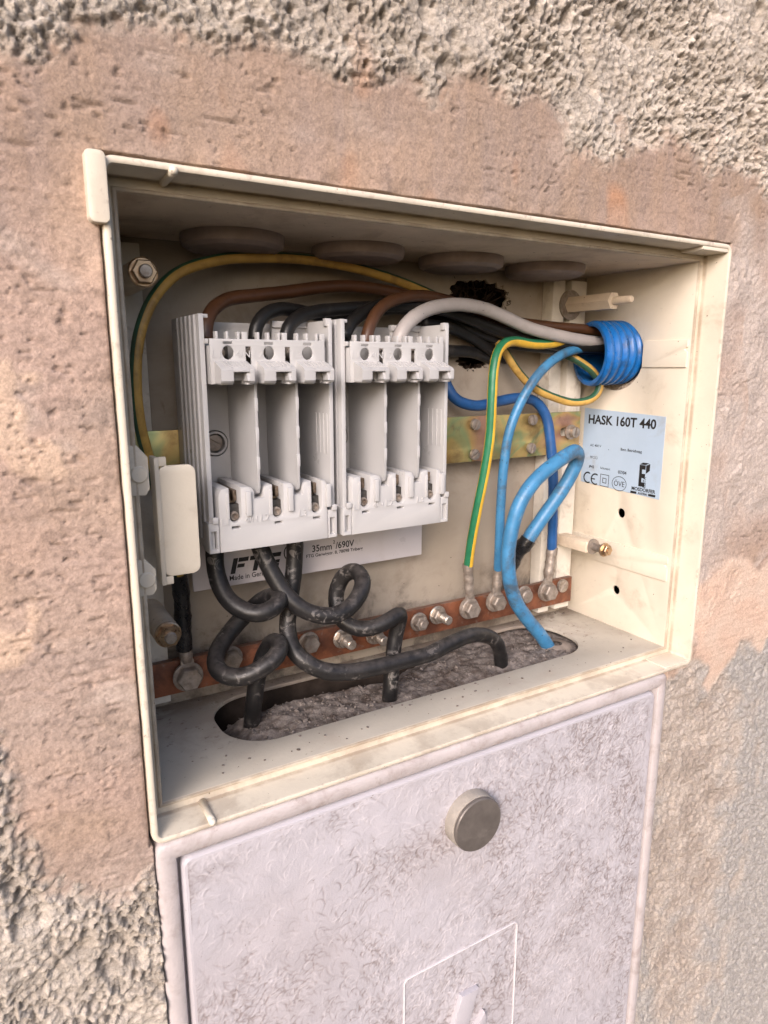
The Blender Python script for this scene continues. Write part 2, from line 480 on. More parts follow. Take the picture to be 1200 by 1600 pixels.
CREAM = mat('cream_plastic', (.63, .57, .47), .42, var=.06, vscale=18,
            dirt=[((.30, .225, .15), .55, 22, .52, .78), (BROWN, .5, 95, .63, .80)],
            specks=[(BROWN, 330, .735, .9)], bump=(420, .00008))
CREAM_DIRTY = mat('cream_plastic_dusty', (.62, .52, .40), .6, var=.08, vscale=22,
                  dirt=[((.28, .20, .14), .6, 24, .46, .74), (BROWN, .5, 90, .60, .78)],
                  specks=[(BROWN, 300, .70, .9)], bump=(420, .0001))
BACKP = mat('back_panel_plastic', (.36, .31, .25), .55, var=.08, vscale=14, extra=grime_and_shade('back'),
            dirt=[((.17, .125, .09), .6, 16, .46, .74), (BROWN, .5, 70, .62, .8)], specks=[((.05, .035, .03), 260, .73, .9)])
RAILM = mat('rail_plastic', (.60, .56, .49), .5, var=.08, vscale=60, dirt=[((.22, .16, .11), .6, 60, .52, .75)])
GREYP = mat('light_grey_plastic', (.445, .44, .44), .36, var=.025, vscale=30,
            dirt=[((.40, .36, .33), .25, 40, .55, .8)], bump=(900, .00003))
CARD = mat('white_card_plastic', (.56, .52, .52), .35, var=.02, vscale=30, dirt=[((.4, .34, .3), .3, 30, .55, .8)])
INK = mat('black_print', (.012, .011, .012), .5, var=.1)
def scuffs(col, k):
    m_ = k['mul'](k['ramp'](k['noise'](150, 4, .6, 1.5), .52, .60), k['ramp'](k['noise'](30, 3, .6), .46, .60))
    col = k['mix'](k['mul'](m_, .4), col, (.34, .31, .29))
    return k['mix'](k['mul'](k['ramp'](k['noise'](60, 6, .7), .45, .70), .35), col, (.045, .04, .037))
BLACK = mat('black_rubber', (.011, .0105, .011), .42, spec=.35, var=.25, vscale=90, extra=scuffs,
            bump=(300, .00012), dust=((.17, .15, .14), .22))
BLACKC = mat('black_cable_clean', (.011, .0105, .0105), .42, spec=.35, var=.2, vscale=90, dirt=[((.09, .075, .065), .4, 60, .52, .75)], bump=(300, .0001))
TAPE = mat('black_tape', (.010, .010, .011), .3, var=.3, vscale=150, bump=(160, .0006))
BROWNC = mat('brown_cable', (.080, .034, .015), .42, var=.15, vscale=80, dirt=[((.05, .03, .02), .45, 50, .5, .75)], bump=(300, .0001))
GREYC = mat('grey_cable', (.40, .37, .36), .45, var=.06, vscale=70, dirt=[((.22, .17, .13), .4, 60, .52, .75)],
            specks=[((.03, .03, .03), 420, .70, .8)], bump=(300, .0001))
YEL = mat('yellow_insulation', (.66, .40, .03), .42, var=.1, vscale=90, dirt=[((.16, .09, .03), .45, 55, .5, .75)])
YELD = mat('aged_yellow_insulation', (.47, .29, .065), .45, var=.15, vscale=70, dirt=[((.13, .075, .03), .6, 50, .45, .72)])
GRN = mat('green_insulation', (.02, .16, .075), .42, var=.15, vscale=90, dirt=[((.03, .05, .02), .4, 55, .5, .75)])
GRND = mat('aged_green_insulation', (.025, .085, .045), .45, var=.2, vscale=70, dirt=[((.05, .05, .03), .5, 50, .45, .72)])
BLUE = mat('blue_insulation', (.045, .185, .36), .42, var=.15, vscale=70, dirt=[((.05, .055, .06), .75, 30, .50, .66), ((.32, .36, .38), .4, 90, .58, .72)],
           specks=[((.02, .03, .04), 300, .68, .8)], bump=(260, .0002))
BLUED = mat('dark_blue_insulation', (.014, .075, .23), .42, var=.15, vscale=70, dirt=[((.02, .03, .05), .5, 50, .48, .72)])
BLUEC = mat('blue_conduit', (.010, .125, .40), .34, var=.15, vscale=70, dirt=[((.015, .03, .06), .75, 38, .48, .66), ((.25, .27, .28), .4, 100, .6, .72)],
            specks=[((.4, .35, .3), 330, .72, .6)], bump=(300, .0001))
ZINC = mat('dull_zinc', (.30, .26, .225), .55, .55, var=.2, vscale=200, dirt=[((.17, .12, .085), .6, 150, .45, .7)], bump=(700, .0001))
ZINCB = mat('bright_zinc', (.40, .355, .31), .42, .75, var=.2, vscale=200, dirt=[((.17, .12, .085), .7, 150, .45, .68)])
DARKM = mat('dark_terminal_metal', (.07, .065, .06), .45, .6, var=.3, vscale=250, dirt=[((.03, .025, .02), .5, 120, .5, .72)])
CONTACT = mat('tarnished_contact', (.27, .21, .16), .4, .8, var=.3, vscale=300, dirt=[((.05, .035, .025), .8, 160, .42, .66)])
BRASSN = mat('yellow_zinc', (.46, .33, .21), .34, .9, var=.2, vscale=180, dirt=[((.18, .10, .06), .6, 160, .48, .7)])
COPPER = mat('copper_bar', (.23, .085, .042), .55, .3, var=.2, vscale=60, dirt=[((.07, .03, .02), .7, 45, .42, .62), ((.24, .19, .16), .6, 130, .55, .70)], dust=((.2, .16, .13), .6))

def chromate(col, k):
    f = k['noise'](19, 3, .5, .8)
    r = k['N'].new('ShaderNodeValToRGB')
    cr = r.color_ramp
    cr.elements[0].position = .30; cr.elements[0].color = (.30, .12, .075, 1)
    cr.elements[1].position = .72; cr.elements[1].color = (.42, .24, .17, 1)
    for pos, c in ((.42, (.50, .35, .13, 1)), (.50, (.52, .41, .16, 1)), (.56, (.30, .36, .17, 1)), (.62, (.50, .34, .13, 1))):
        e = cr.elements.new(pos)
        e.color = c
    k['L'].new(f, r.inputs[0])
    return r.outputs[0]
CHROM = mat('chromated_steel', (.45, .35, .15), .4, .6, extra=chromate, dirt=[((.13, .07, .045), .6, 60, .5, .74)])
MEMBR = mat('rubber_plug', (.27, .215, .195), .6, var=.15, vscale=60, dirt=[((.22, .18, .155), .5, 60, .48, .75)])
STICK = mat('pale_blue_sticker', (.38, .48, .60), .38, var=.04, vscale=20, dirt=[((.30, .29, .28), .55, 30, .52, .74)])
DIRT = mat('dry_dirt', (.185, .16, .145), .95, var=.35, vscale=160, dirt=[((.06, .04, .03), .7, 60, .46, .66), ((.40, .35, .31), .7, 260, .55, .70)], bump=(600, .0008), spec=.1)
SHAFT = mat('shaft_dark', (.04, .03, .024), .9, var=.3, spec=.1)
FRAY = mat('frayed_fibre', (.045, .030, .022), .8, var=.4, spec=.2)
GLUE = mat('knob_casting', (.30, .27, .235), .75, var=.1, vscale=120, bump=(600, .0005), dirt=[((.3, .25, .2), .4, 90, .5, .75)])
KNOBF = mat('knob_face_metal', (.16, .14, .125), .48, .35, var=.15, vscale=70, dirt=[((.33, .29, .26), .5, 50, .52, .75)])

def fibres(col, k):
    """film of dirt caught between the fibres of weathered moulded resin (the fibres themselves are relief), plus highlights painted lighter"""
    a = k['N'].new('ShaderNodeAttribute')
    a.attribute_name = 'fibre'
    s = k['N'].new('ShaderNodeSeparateColor')
    k['L'].new(a.outputs['Color'], s.inputs[0])
    col = k['mix'](s.outputs[0], col, (.17, .135, .125))
    col = k['mix'](s.outputs[1], col, (.66, .62, .64))  # highlights on the raised fibres, put into the colour
    return k['mix'](k['mul'](k['ramp'](k['noise'](7, 5, .6), .45, .72), .30), col, (.40, .35, .345))
DOORM = mat('weathered_resin', (.435, .415, .445), .5, var=.05, vscale=25, extra=fibres, specks=[((.16, .12, .10), 240, .72, .6)], bump=(800, .0002))
DFRAME = mat('weathered_resin_frame', (.46, .415, .41), .55, var=.07, vscale=40, dirt=[((.25, .19, .165), .6, 50, .48, .72), ((.2, .15, .12), .5, 160, .58, .75)], bump=(500, .0003))

# ------------------------------------------------------------------ the wall
def smooth_noise(shape, sx, sz, seed, dx, dz):
    """band-limited noise, feature size sx, sz in metres, unit variance"""
    rng = np.random.default_rng(seed)
    a = rng.standard_normal(shape)
    fz = np.fft.fftfreq(shape[0], dz)[:, None]
    fx = np.fft.rfftfreq(shape[1], dx)[None, :]
    g = np.exp(-2 * (np.pi ** 2) * ((fx * sx * .42) ** 2 + (fz * sz * .42) ** 2))
    b = np.fft.irfft2(np.fft.rfft2(a) * g, s=shape)
    return (b - b.mean()) / b.std()

def blur(a, s, dx, dz):
    fz = np.fft.fftfreq(a.shape[0], dz)[:, None]
    fx = np.fft.rfftfreq(a.shape[1], dx)[None, :]
    return np.fft.irfft2(np.fft.rfft2(a) * np.exp(-2 * np.pi ** 2 * s * s * (fx ** 2 + fz ** 2)), s=a.shape)

def inpoly(X, Z, poly):
    r = np.zeros(X.shape, bool)
    n = len(poly)
    for i in range(n):
        x0, z0 = poly[i]
        x1, z1 = poly[(i + 1) % n]
        if z0 == z1:
            continue
        c = ((z0 > Z) != (z1 > Z)) & (X < (x1 - x0) * (Z - z0) / (z1 - z0) + x0)
        r ^= c
    return r

def build_wall():
    d = 0.00098
    gx = np.arange(-.40, .45, d)
    gz = np.arange(-.74, .345, d)
    ol, or_, ot, ob = -.2212, .2212, .1678, -.1672       # opening of the open box
    dl, dr = -.2196, .1909                               # opening of the lower cabinet

    def snap(g, v):
        g[np.argmin(np.abs(g - v))] = v
    for v in (ol, or_, dr, dl):
        snap(gx, v)
    for v in (ot, ob):
        snap(gz, v)
    X, Zz = np.meshgrid(gx, gz)
    S = X.shape
    nz = lambda sx, sz, seed: smooth_noise(S, sx, sz, seed, d, d)
    jx = .0035 * nz(.02, .02, 1) + .0016 * nz(.006, .006, 2)
    jz = .0045 * nz(.022, .022, 3) + .0022 * nz(.006, .006, 4)
    XJ, ZJ = X + jx, Zz + jz
    M = lambda poly, s=.0012: np.clip(blur(inpoly(XJ, ZJ, poly).astype(float), s, d, d), 0, 1)
    top = M([(-.6, .6)] + [(-.6, .20)] + ZN['top'] + [(.6, .21), (.6, .6)])
    ll = M(ZN['lowleft'] + [(-.20, -.19), (-.20, -.9), (-.6, -.9), (-.6, -.085)], .002)
    XJ, ZJ = XJ + .009 * nz(.03, .03, 5) + .004 * nz(.01, .01, 6), ZJ + .009 * nz(.03, .03, 7) + .004 * nz(.01, .01, 8)
    pr_ = M(ZN['peachR'], .002)
    gr = np.clip(M(ZN['greyR'], .012) + .35 * nz(.02, .022, 36) * (np.abs(M(ZN['greyR'], .018) - .5) < .47), 0, 1)
    lr = np.clip(M(ZN['lightR'], .012) * 1.0 + .30 * nz(.014, .016, 35) * (np.abs(M(ZN['lightR'], .02) - .5) < .49), 0, 1)
    rest = M([(.185, -.168), (.262, -.185), (.32, -.17), (.40, -.10), (.6, 0), (.6, -.9), (.15, -.9)], .002)
    pl = np.clip(M(ZN['peachL1'], .0012) + M(ZN['peachL2'], .0012), 0, 1)
    soft = lambda m_, s_: np.clip(blur(m_, s_, d, d) * 1.25 - .12 + .18 * nz(.004, .004, 44) * (m_ > .02) * (m_ < .98), 0, 1)
    top = soft(top, .0045); ll = soft(ll, .0055)
    rough = np.clip(np.maximum(top, np.maximum(ll, rest * .75)), 0, 1)
    # relief of the scraped coarse render
    n7, n4, n2, n1 = nz(.008, .007, 11), nz(.0045, .004, 12), nz(.0022, .002, 13), nz(.0013, .0012, 14)
    lump = 1.0 - np.abs(n4) * .9
    crumb = np.abs(nz(.0032, .003, 19))
    hr = .0008 * np.tanh(n7 * .9) + .0005 * lump + .0004 * crumb + .0011 * n2 + .0011 * n1 - .0003
    pit = np.clip(1.3 * (nz(.0085, .0095, 15) - .95), 0, 1.3) + .8 * np.clip(nz(.0034, .0040, 16) - 1.2, 0, 1.2)
    size = np.clip(nz(.03, .03, 17) * .35 + 1, .4, 1.7)
    hr = np.minimum(hr * size, .0032 + .0007 * n2 + .0004 * n1) - .0046 * pit + .0014 + .0012 * nz(.02, .018, 18)
    # relief of the rubbed-down smooth plaster, with dragged pits
    hs = .00006 * nz(.012, .005, 21) + .00005 * n2 + .00008 * n1 + .0006 * nz(.06, .05, 24) + .00006 * nz(.03, .002, 29)
    st = lambda n_, t: np.clip(2.6 * (n_ - t), 0, 1)
    dp = .9 * st(nz(.0036, .0016, 22), 1.75) + .55 * st(nz(.0020, .0012, 27), 1.85) + .8 * st(nz(.013, .0014, 28), 2.05)
    dn = np.clip(nz(.05, .03, 25) * .7 + .7, 0.1, 1.7)
    hs = hs - .0012 * np.minimum(dp * dn, 1.0) + .00035 * np.clip(nz(.003, .002, 26) - 1.9, 0, 1)
    # right hand side: trowelled grey mortar, small crusts
    hm = .0005 * nz(.014, .012, 31) + .0007 * np.clip(nz(.004, .004, 32), 0, 2) * np.clip(nz(.03, .04, 33), 0, 1) + .00022 * n2
    hs = hs * (1 - gr) + hm * gr
    hrr = .0003 * n7 + .0006 * n4 + .0006 * n2 + .0005 * n1
    hrr = hrr + .0012 * np.clip(nz(.011, .013, 34), 0, 1.5) * (1 - .5 * lr) - .0030 * pit * (.15 + .85 * lr)
    rr = rest * (1 - top)
    coarse = hr * (1 - rr) + hrr * rr
    h = hs * (1 - rough) + (coarse * .74 + .0003) * rough
    h += .0004 * pr_ + .0005 * pl - .0016 * lr * rest
    # edge between the coats, a crack and two old nicks
    edge = np.clip(top * (1 - top) * 4, 0, 1)
    h -= .0008 * edge * np.clip(nz(.02, .01, 41) + .3, 0, 1.5)
    # hairline cracks and drawn nicks
    wj = .0012 * nz(.006, .006, 45)
    for line in CRACKS:
        for (xa, za), (xb, zb) in zip(line[:-1], line[1:]):
            L2 = (xb - xa) ** 2 + (zb - za) ** 2
            i0, i1 = np.searchsorted(gz, [min(za, zb) - .01, max(za, zb) + .01])
            j0, j1 = np.searchsorted(gx, [min(xa, xb) - .01, max(xa, xb) + .01])
            xs = X[i0:i1, j0:j1] + wj[i0:i1, j0:j1]; zs = Zz[i0:i1, j0:j1] + wj[i0:i1, j0:j1]
            t = np.clip(((xs - xa) * (xb - xa) + (zs - za) * (zb - za)) / L2, 0, 1)
            dd = np.hypot(xs - xa - t * (xb - xa), zs - za - t * (zb - za))
            h[i0:i1, j0:j1] -= .0007 * np.exp(-(dd / .0008) ** 2) * np.clip(.6 + .6 * n7[i0:i1, j0:j1], 0, 1.3)
    Y = .0016 - h
    near = np.exp(-np.maximum(0, np.maximum(np.abs(X) - .2212, np.abs(Zz - .0) - .168)) / .006) * (Zz > -.17)
    Y = Y * (1 - .75 * near) + (.0022 + .0006 * n7) * .75 * near
    inbox = (X > ol - 1e-6) & (X < or_ + 1e-6) & (Zz > ob - 1e-6) & (Zz < ot + 1e-6)
    indoor = (X > dl - 1e-6) & (X < dr + 1e-6) & (Zz < ob + 1e-6)
    hole = inbox | indoor
    # colours of the coats, partly following the relief
    def c(r, g, b):
        return np.array([r, g, b])[None, None, :]
    big = np.clip(nz(.07, .05, 51) * .5 + .5, 0, 1)[..., None]
    mid = np.clip(nz(.018, .014, 52) * .5 + .5, 0, 1)[..., None]
    fine = np.clip(n2 * .4 + .5, 0, 1)[..., None]
    drip = np.clip(nz(.006, .05, 53) * .5 + .5, 0, 1)[..., None]
    smooth_c = c(.375, .275, .21) * (1 - big) + c(.43, .32, .255) * big
    pink = np.clip(nz(.035, .028, 55) * .6 + .35, 0, 1)[..., None]
    smooth_c = smooth_c * (1 - .7 * pink) + c(.45, .325, .265) * .7 * pink
    smear = np.clip(nz(.10, .022, 56) * .7 + .15, 0, 1)[..., None]
    smooth_c = smooth_c * (1 - .6 * smear) + c(.36, .285, .24) * .6 * smear
    peach = np.clip(nz(.045, .035, 57) * 1.1 - .75, 0, 1)[..., None]
    smooth_c = smooth_c * (1 - .7 * peach) + c(.50, .36, .27) * .7 * peach
    pale = np.clip(nz(.02, .012, 58) * 1.0 - 1.2, 0, 1)[..., None]
    smooth_c = smooth_c * (1 - .55 * pale) + c(.52, .43, .37) * .55 * pale
    smooth_c = smooth_c * (1 - .25 * mid) + c(.32, .25, .215) * .25 * mid
    up = np.clip((Zz - .10) / .08, 0, 1)[..., None]
    smooth_c = smooth_c * (1 - .5 * np.clip(fine - .55, 0, 1)) 
    smooth_c = smooth_c * (1 - up * .55) + (c(.25, .19, .155) * (1 - drip * .4) + c(.32, .215, .13) * drip * .4) * up * .55
    grey_c = c(.45, .395, .335) * (1 - mid * .6) + c(.58, .52, .455) * mid * .6
    grey_c = grey_c * (.72 + .34 * fine + .28 * np.clip(n1 * .4 + .5, 0, 1)[..., None])
    C_ = smooth_c
    a = gr[..., None]
    C_ = C_ * (1 - a) + (c(.47, .40, .355) * (1 - mid * .4) + c(.38, .32, .28) * mid * .4) * a
    a = pr_[..., None]
    C_ = C_ * (1 - a) + (c(.53, .385, .30) * (1 - mid * .4) + c(.56, .47, .39) * mid * .4) * a
    a = pl[..., None] * .9
    C_ = C_ * (1 - a) + c(.54, .40, .30) * a
    a = rough[..., None]
    C_ = C_ * (1 - a) + grey_c * a
    a = (rr * np.clip(1 - lr, 0, 1))[..., None]
    C_ = C_ * (1 - a) + (c(.40, .375, .35) * (1 - fine * .6) + c(.26, .245, .23) * fine * .6) * a
    a = (lr * rest)[..., None] * .8
    C_ = C_ * (1 - a) + (c(.43, .375, .33) * (1 - mid * .8) + c(.27, .225, .19) * mid * .8) * a  # crumbly strip by the door, browner in colour for its shade too
    orange = np.clip(nz(.018, .03, 54) - 1.2, 0, 1)[..., None] * (np.exp(-((Zz - .2) / .03) ** 2))[..., None]
    C_ = C_ * (1 - orange * .7) + c(.45, .22, .11) * orange * .7
    pitc = np.clip(dp * dn, 0, 1)[..., None] * (1 - rough[..., None])
    C_ = C_ * (1 - .25 * pitc)  # pits of the smooth plaster coloured darker
    # mesh
    nzv, nxv = S
    idx = np.arange(nzv * nxv).reshape(S)
    solid = ~(hole[:-1, :-1] & hole[1:, :-1] & hole[:-1, 1:] & hole[1:, 1:])
    q = np.stack([idx[:-1, :-1], idx[:-1, 1:], idx[1:, 1:], idx[1:, :-1]], -1)[solid]
    used, inv = np.unique(q, return_inverse=True)
    q = inv.reshape(-1, 4)
    co = np.stack([X.ravel(), Y.ravel(), Zz.ravel()], -1)[used].astype(np.float32)
    colr = np.concatenate([C_.reshape(-1, 3)[used], np.clip(rough + .35 * gr, 0, 1).reshape(-1, 1)[used]], 1).astype(np.float32)
    # reveal: push the rim of the opening back into the wall
    e = np.concatenate([q[:, [0, 1]], q[:, [1, 2]], q[:, [2, 3]], q[:, [3, 0]]])
    key = np.sort(e, 1)
    k64 = key[:, 0].astype(np.int64) * len(used) + key[:, 1]
    uk, first, cnt = np.unique(k64, return_index=True, return_counts=True)
    be = e[first[cnt == 1]]
    lim = (np.abs(co[:, 0]) < .25) & (co[:, 2] < .2) & (co[:, 2] > -.739)
    be = be[lim[be[:, 0]] & lim[be[:, 1]]]
    bv, binv = np.unique(be, return_inverse=True)
    be2 = binv.reshape(-1, 2) + len(co)
    back = co[bv].copy()
    back[:, 1] = .035
    co = np.concatenate([co, back])
    colr = np.concatenate([colr, colr[bv]])
    q = np.concatenate([q, np.stack([be[:, 1], be[:, 0], be2[:, 0], be2[:, 1]], -1)])
    me = bpy.data.meshes.new('plaster_wall')
    me.vertices.add(len(co))
    me.vertices.foreach_set('co', co.ravel())
    me.loops.add(q.size)
    me.loops.foreach_set('vertex_index', q.ravel().astype(np.int32))
    me.polygons.add(len(q))
    me.polygons.foreach_set('loop_start', np.arange(0, q.size, 4, dtype=np.int32))
    me.update(calc_edges=True)
    at = me.color_attributes.new('coat', 'FLOAT_COLOR', 'POINT')
    at.data.foreach_set('color', colr.ravel())
    me.shade_smooth()

    def coat(col, k):
        a = k['N'].new('ShaderNodeAttribute')
        a.attribute_name = 'coat'
        f = k['noise'](700, 4, .65)
        r = k['N'].new('ShaderNodeMix')
        r.data_type = 'RGBA'
        r.blend_type = 'MULTIPLY'
        r.inputs['Factor'].default_value = 1
        mr = k['N'].new('ShaderNodeMapRange')
        mr.inputs['From Min'].default_value = .3; mr.inputs['From Max'].default_value = .7
        mr.inputs['To Min'].default_value = .78; mr.inputs['To Max'].default_value = 1.2
        k['L'].new(f, mr.inputs['Value'])
        k['L'].new(a.outputs['Color'], r.inputs['A'])
        k['L'].new(mr.outputs['Result'], r.inputs['B'])
        # sand grain: fine on the rubbed plaster, coarse on the scraped render
        g1 = k['noise'](800, 5, .7)
        vo = k['N'].new('ShaderNodeTexVoronoi')
        vo.inputs['Scale'].default_value = 620
        k['L'].new(k['co'], vo.inputs['Vector'])
        g2 = k['mul'](vo.outputs['Distance'], -1.0)
        ml = k['N'].new('ShaderNodeMix')
        k['L'].new(a.outputs['Alpha'], ml.inputs['Factor'])
        k['L'].new(k['mul'](g1, .00055), ml.inputs['A'])
        ad = k['N'].new('ShaderNodeMath')
        k['L'].new(k['mul'](g1, .0019), ad.inputs[0]); k['L'].new(k['mul'](g2, .0005), ad.inputs[1])
        k['L'].new(ad.outputs[0], ml.inputs['B'])
        bn = k['N'].new('ShaderNodeBump')
        bn.inputs['Distance'].default_value = 1.0
        k['L'].new(ml.outputs['Result'], bn.inputs['Height'])
        k['L'].new(bn.outputs['Normal'], k['b'].inputs['Normal'])
        return r.outputs['Result']
    m = mat('plaster', (.4, .3, .2), .9, extra=coat, spec=.2)
    me.materials.append(m)
    o = link(bpy.data.objects.new('plaster_wall', me))
    o['label'] = 'weathered house wall of pinkish smooth plaster and coarse grey render around the boxes'
    o['category'] = 'wall'
    # the masonry body behind the plaster closes off the sky
    bm = NB()
    box(bm, -.46, .46, .20, .24, -.74, .36)
    box(bm, -.46, -.44, .0045, .20, -.74, .36)
    box(bm, .44, .46, .0045, .20, -.74, .36)
    box(bm, -.44, .44, .0045, .20, .34, .36)
    box(bm, -.44, .44, .0045, .20, -.74, -.72)
    part('masonry', bm, mat('masonry_dark', (.05, .04, .03), .95, spec=.1, bump=(200, .002)), o, smooth=False)
    return o
wall = build_wall()

# ------------------------------------------------------------------ the open connection box
def sweep(bm, prof, w, h, r, cz=0.0, n=6, close=False):
    """profile (inset, y) swept round a rounded rectangle in the wall plane"""
    rings = []
    for d, y in prof:
        pts = rrect(-w + d, w - d, -h + d + cz, h - d + cz, max(r - d, .0006), n)
        rings.append([bm.verts.new((x, y, z)) for x, z in pts])
    for a, b in zip(rings[:-1], rings[1:]):
        k = len(a)
        for i in range(k):
            j = (i + 1) % k
            bm.faces.new((a[i], a[j], b[j], b[i]))
    bmesh.ops.recalc_face_normals(bm, faces=bm.faces)
    return bm

bx = thing('connection_box', 'open cream plastic electrical connection box let into the plaster wall', 'electrical box', (0, .13, -.1663))
bm = NB()
sweep(bm, [(.0, .034), (.0, .0012), (.0004, .0003), (.0012, -.0001), (.0024, -.0001), (.0031, .0003), (.0034, .0012), (.0038, .0192), (.0044, .0204),
           (.0078, .0206), (.0082, .0200), (.0084, .0192), (.0090, .0189), (.0098, .0190), (.0103, .0198), (.0104, .0240)], .22, .1663, .0065)
part('rim', bm, CREAM_RIM, bx)
BI, BZ, BD = .2096, .1559, .1326     # inner half width, inner half height, depth
bm = plate([[(-.0206, -BZ - .002), (-BD, -BZ - .002), (-BD, BZ + .002), (-.0206, BZ + .002)][::-1],
            circ(-.0925, .0865, .0285, 40, .0290), circ(-.0756, -.0495, .0043, 24), circ(-.0751, -.1209, .0041, 24)],
           RWALL, (BI, 0, 0), .0025, .0003)
part('side_panel', bm, CREAM, bx)
bm = NB(); box(bm, -BI - .0025, -BI, .0206, BD, -BZ - .002, BZ + .002)
part('side_panel', bm, CREAM, bx)
bm = NB(); box(bm, -BI + .0001, BI - .0001, .0206, BD, BZ, BZ + .0025)
part('roof_panel', bm, CREAM_DIRTY, bx)
slot = rrect(-.158, .158, .0505, .1215, .031, 12)
bm = plate([[(-BI + .0001, .0206), (BI - .0001, .0206), (BI - .0001, BD), (-BI + .0001, BD)], slot], FLOOR, (0, 0, -BZ), .0028, .0004)
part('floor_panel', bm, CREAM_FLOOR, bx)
random.seed(3)
jag = []
for i in range(46):
    a = 2 * math.pi * i / 46
    rx, rz = .031, .0165
    k = 1 + random.uniform(-.13, .13) + .1 * math.sin(3 * a)
    jag.append((.089 + rx * .92 * k * math.cos(a), .131 + rz * k * math.sin(a)))
shade_hole = []  # second hole, put in for a patch of dark shade on the panel
for i in range(40):
    a = 2 * math.pi * i / 40
    k = 1 + random.uniform(-.12, .12)
    shade_hole.append((.083 + .015 * k * math.cos(a), .083 + .007 * k * math.sin(a)))
bm = plate([[(-BI, -BZ - .002), (BI, -BZ - .002), (BI, BZ + .002), (-BI, BZ + .002)], jag, shade_hole], FRONT, (0, BD + .0002, 0), .0025, .0003)
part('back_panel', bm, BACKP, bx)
# rough mortar showing round the conduit in its hole
bm = NB()
rng_ = random.Random(9)
rings_ = []
for j in range(7):
    r_ = .0235 + .0020 * j
    rings_.append([bm.verts.new((BI + .0032 + rng_.uniform(0, .0022) + .0006 * (6 - j), .0925 + r_ * math.cos(2 * math.pi * i / 90), .0865 + r_ * math.sin(2 * math.pi * i / 90))) for i in range(90)])
for a_, c_ in zip(rings_[:-1], rings_[1:]):
    for i in range(90):
        bm.faces.new((a_[i], a_[(i + 1) % 90], c_[(i + 1) % 90], c_[i]))
bmesh.ops.recalc_face_normals(bm, faces=bm.faces)
part('mortar_bed', bm, mat('mortar', (.42, .35, .28), .95, var=.3, vscale=300, spec=.1, dirt=[((.12, .09, .06), .7, 120, .48, .68)], bump=(600, .001)), bx, 'all')
# corner hinge cap, pegs and ribs on the collar
bm = NB()
prism(bm, rrect(-.2258, -.2172, .1378, .1668, .0026, 5), FRONT, (0, 0, 0), -.0108, .0030, .0014)
part('corner_cap', bm, CREAM_RIM, bx, label='chipped bright cream corner cap at upper left of rim')
for px, pz, dz in ((-.1887, .1632, -1), (-.1883, -.1632, 1)):
    bm = NB()
    tube(bm, [Vector((px, .0002, pz)), Vector((px, .005, pz)), Vector((px, .0195, pz + dz * .0008))], .0021, 12)
    bmesh.ops.create_icosphere(bm, subdivisions=2, radius=.0021, matrix=Matrix.Translation((px, .0002, pz)))
    part('latch_peg', bm, CREAM, bx, smooth='all')
for z0, z1 in ((.1605, .1632), (-.1632, -.1618)):
    bm = NB(); box(bm, .1868, .2164, .0008, .0200, z0, z1, .0005)
    part('corner_rib', bm, CREAM, bx)
# stepped tabs on the right side panel
def tab(y0, y1, z0, z1, name='moulded_tab'):
    n = .0018
    zc = (z0 + z1) / 2
    pts = [(-y0, z0)] + [(-y0 - .0 - n * math.sin(math.pi * i / 8) * 1.2, zc - n * math.cos(math.pi * i / 8) + .003) for i in range(9)] + [(-y0, z1), (-y1, z1), (-y1, z0)]
    return part(name, plate([pts], RWALL, (BI - .0016, 0, 0), .0017, .0003), CREAM, bx)
tab(.0222, .0640, .0775, .0990)
tab(.0232, .1320, -.0985, -.0770)
# left hinge lugs and swung-in hinge plate
for z0, z1, zc in ((.0155, .0405, .0262), (-.0365, -.0172, -.0280)):
    bm = NB()
    prism(bm, [(-.2135, z0), (-.2066, z0), (-.2046, z0 + .003), (-.2046, z1 - .006), (-.2095, z1), (-.2135, z1)], FRONT, (0, .0235, 0), 0, .0045, .0006)
    lathe(bm, [(.0042, 0), (.0042, .0008), (.0036, .0014), (0, .0015)], (-.2094, .0190, zc), (0, -1, 0), 24)
    part('hinge_lug', bm, CREAM, bx)
bm = plate([rrect(-.1972, -.1775, -.0325, .0275, .0045, 6)], FRONT, (0, .0335, 0), .0028, .0006)
box(bm, -.1990, -.1966, .0325, .0440, -.0368, .0322, .0005)
box(bm, -.1966, -.1925, .0337, .0362, -.0368, -.0324, .0004)
box(bm, -.1966, -.1925, .0337, .0362, .0274, .0322, .0004)
part('hinge_plate', bm, CREAM, bx, label='rounded cream hinge plate standing at left of the fuse bases')
# mounting rails
for x0, x1 in ((-.2092, -.1800), (.1578, .1972)):
    bm = NB()
    xm0 = x0 + (x1 - x0) * .33; xm1 = x0 + (x1 - x0) * .54
    box(bm, x0, xm0, .1195, .1322, -.1475, .1505, .0006)
    box(bm, xm1, x1, .1195, .1322, -.1475, .1505, .0006)
    box(bm, xm0 - .0002, xm1 + .0002, .1270, .1320, -.1475, .1505)
    part('mounting_rail', bm, RAILM, bx)

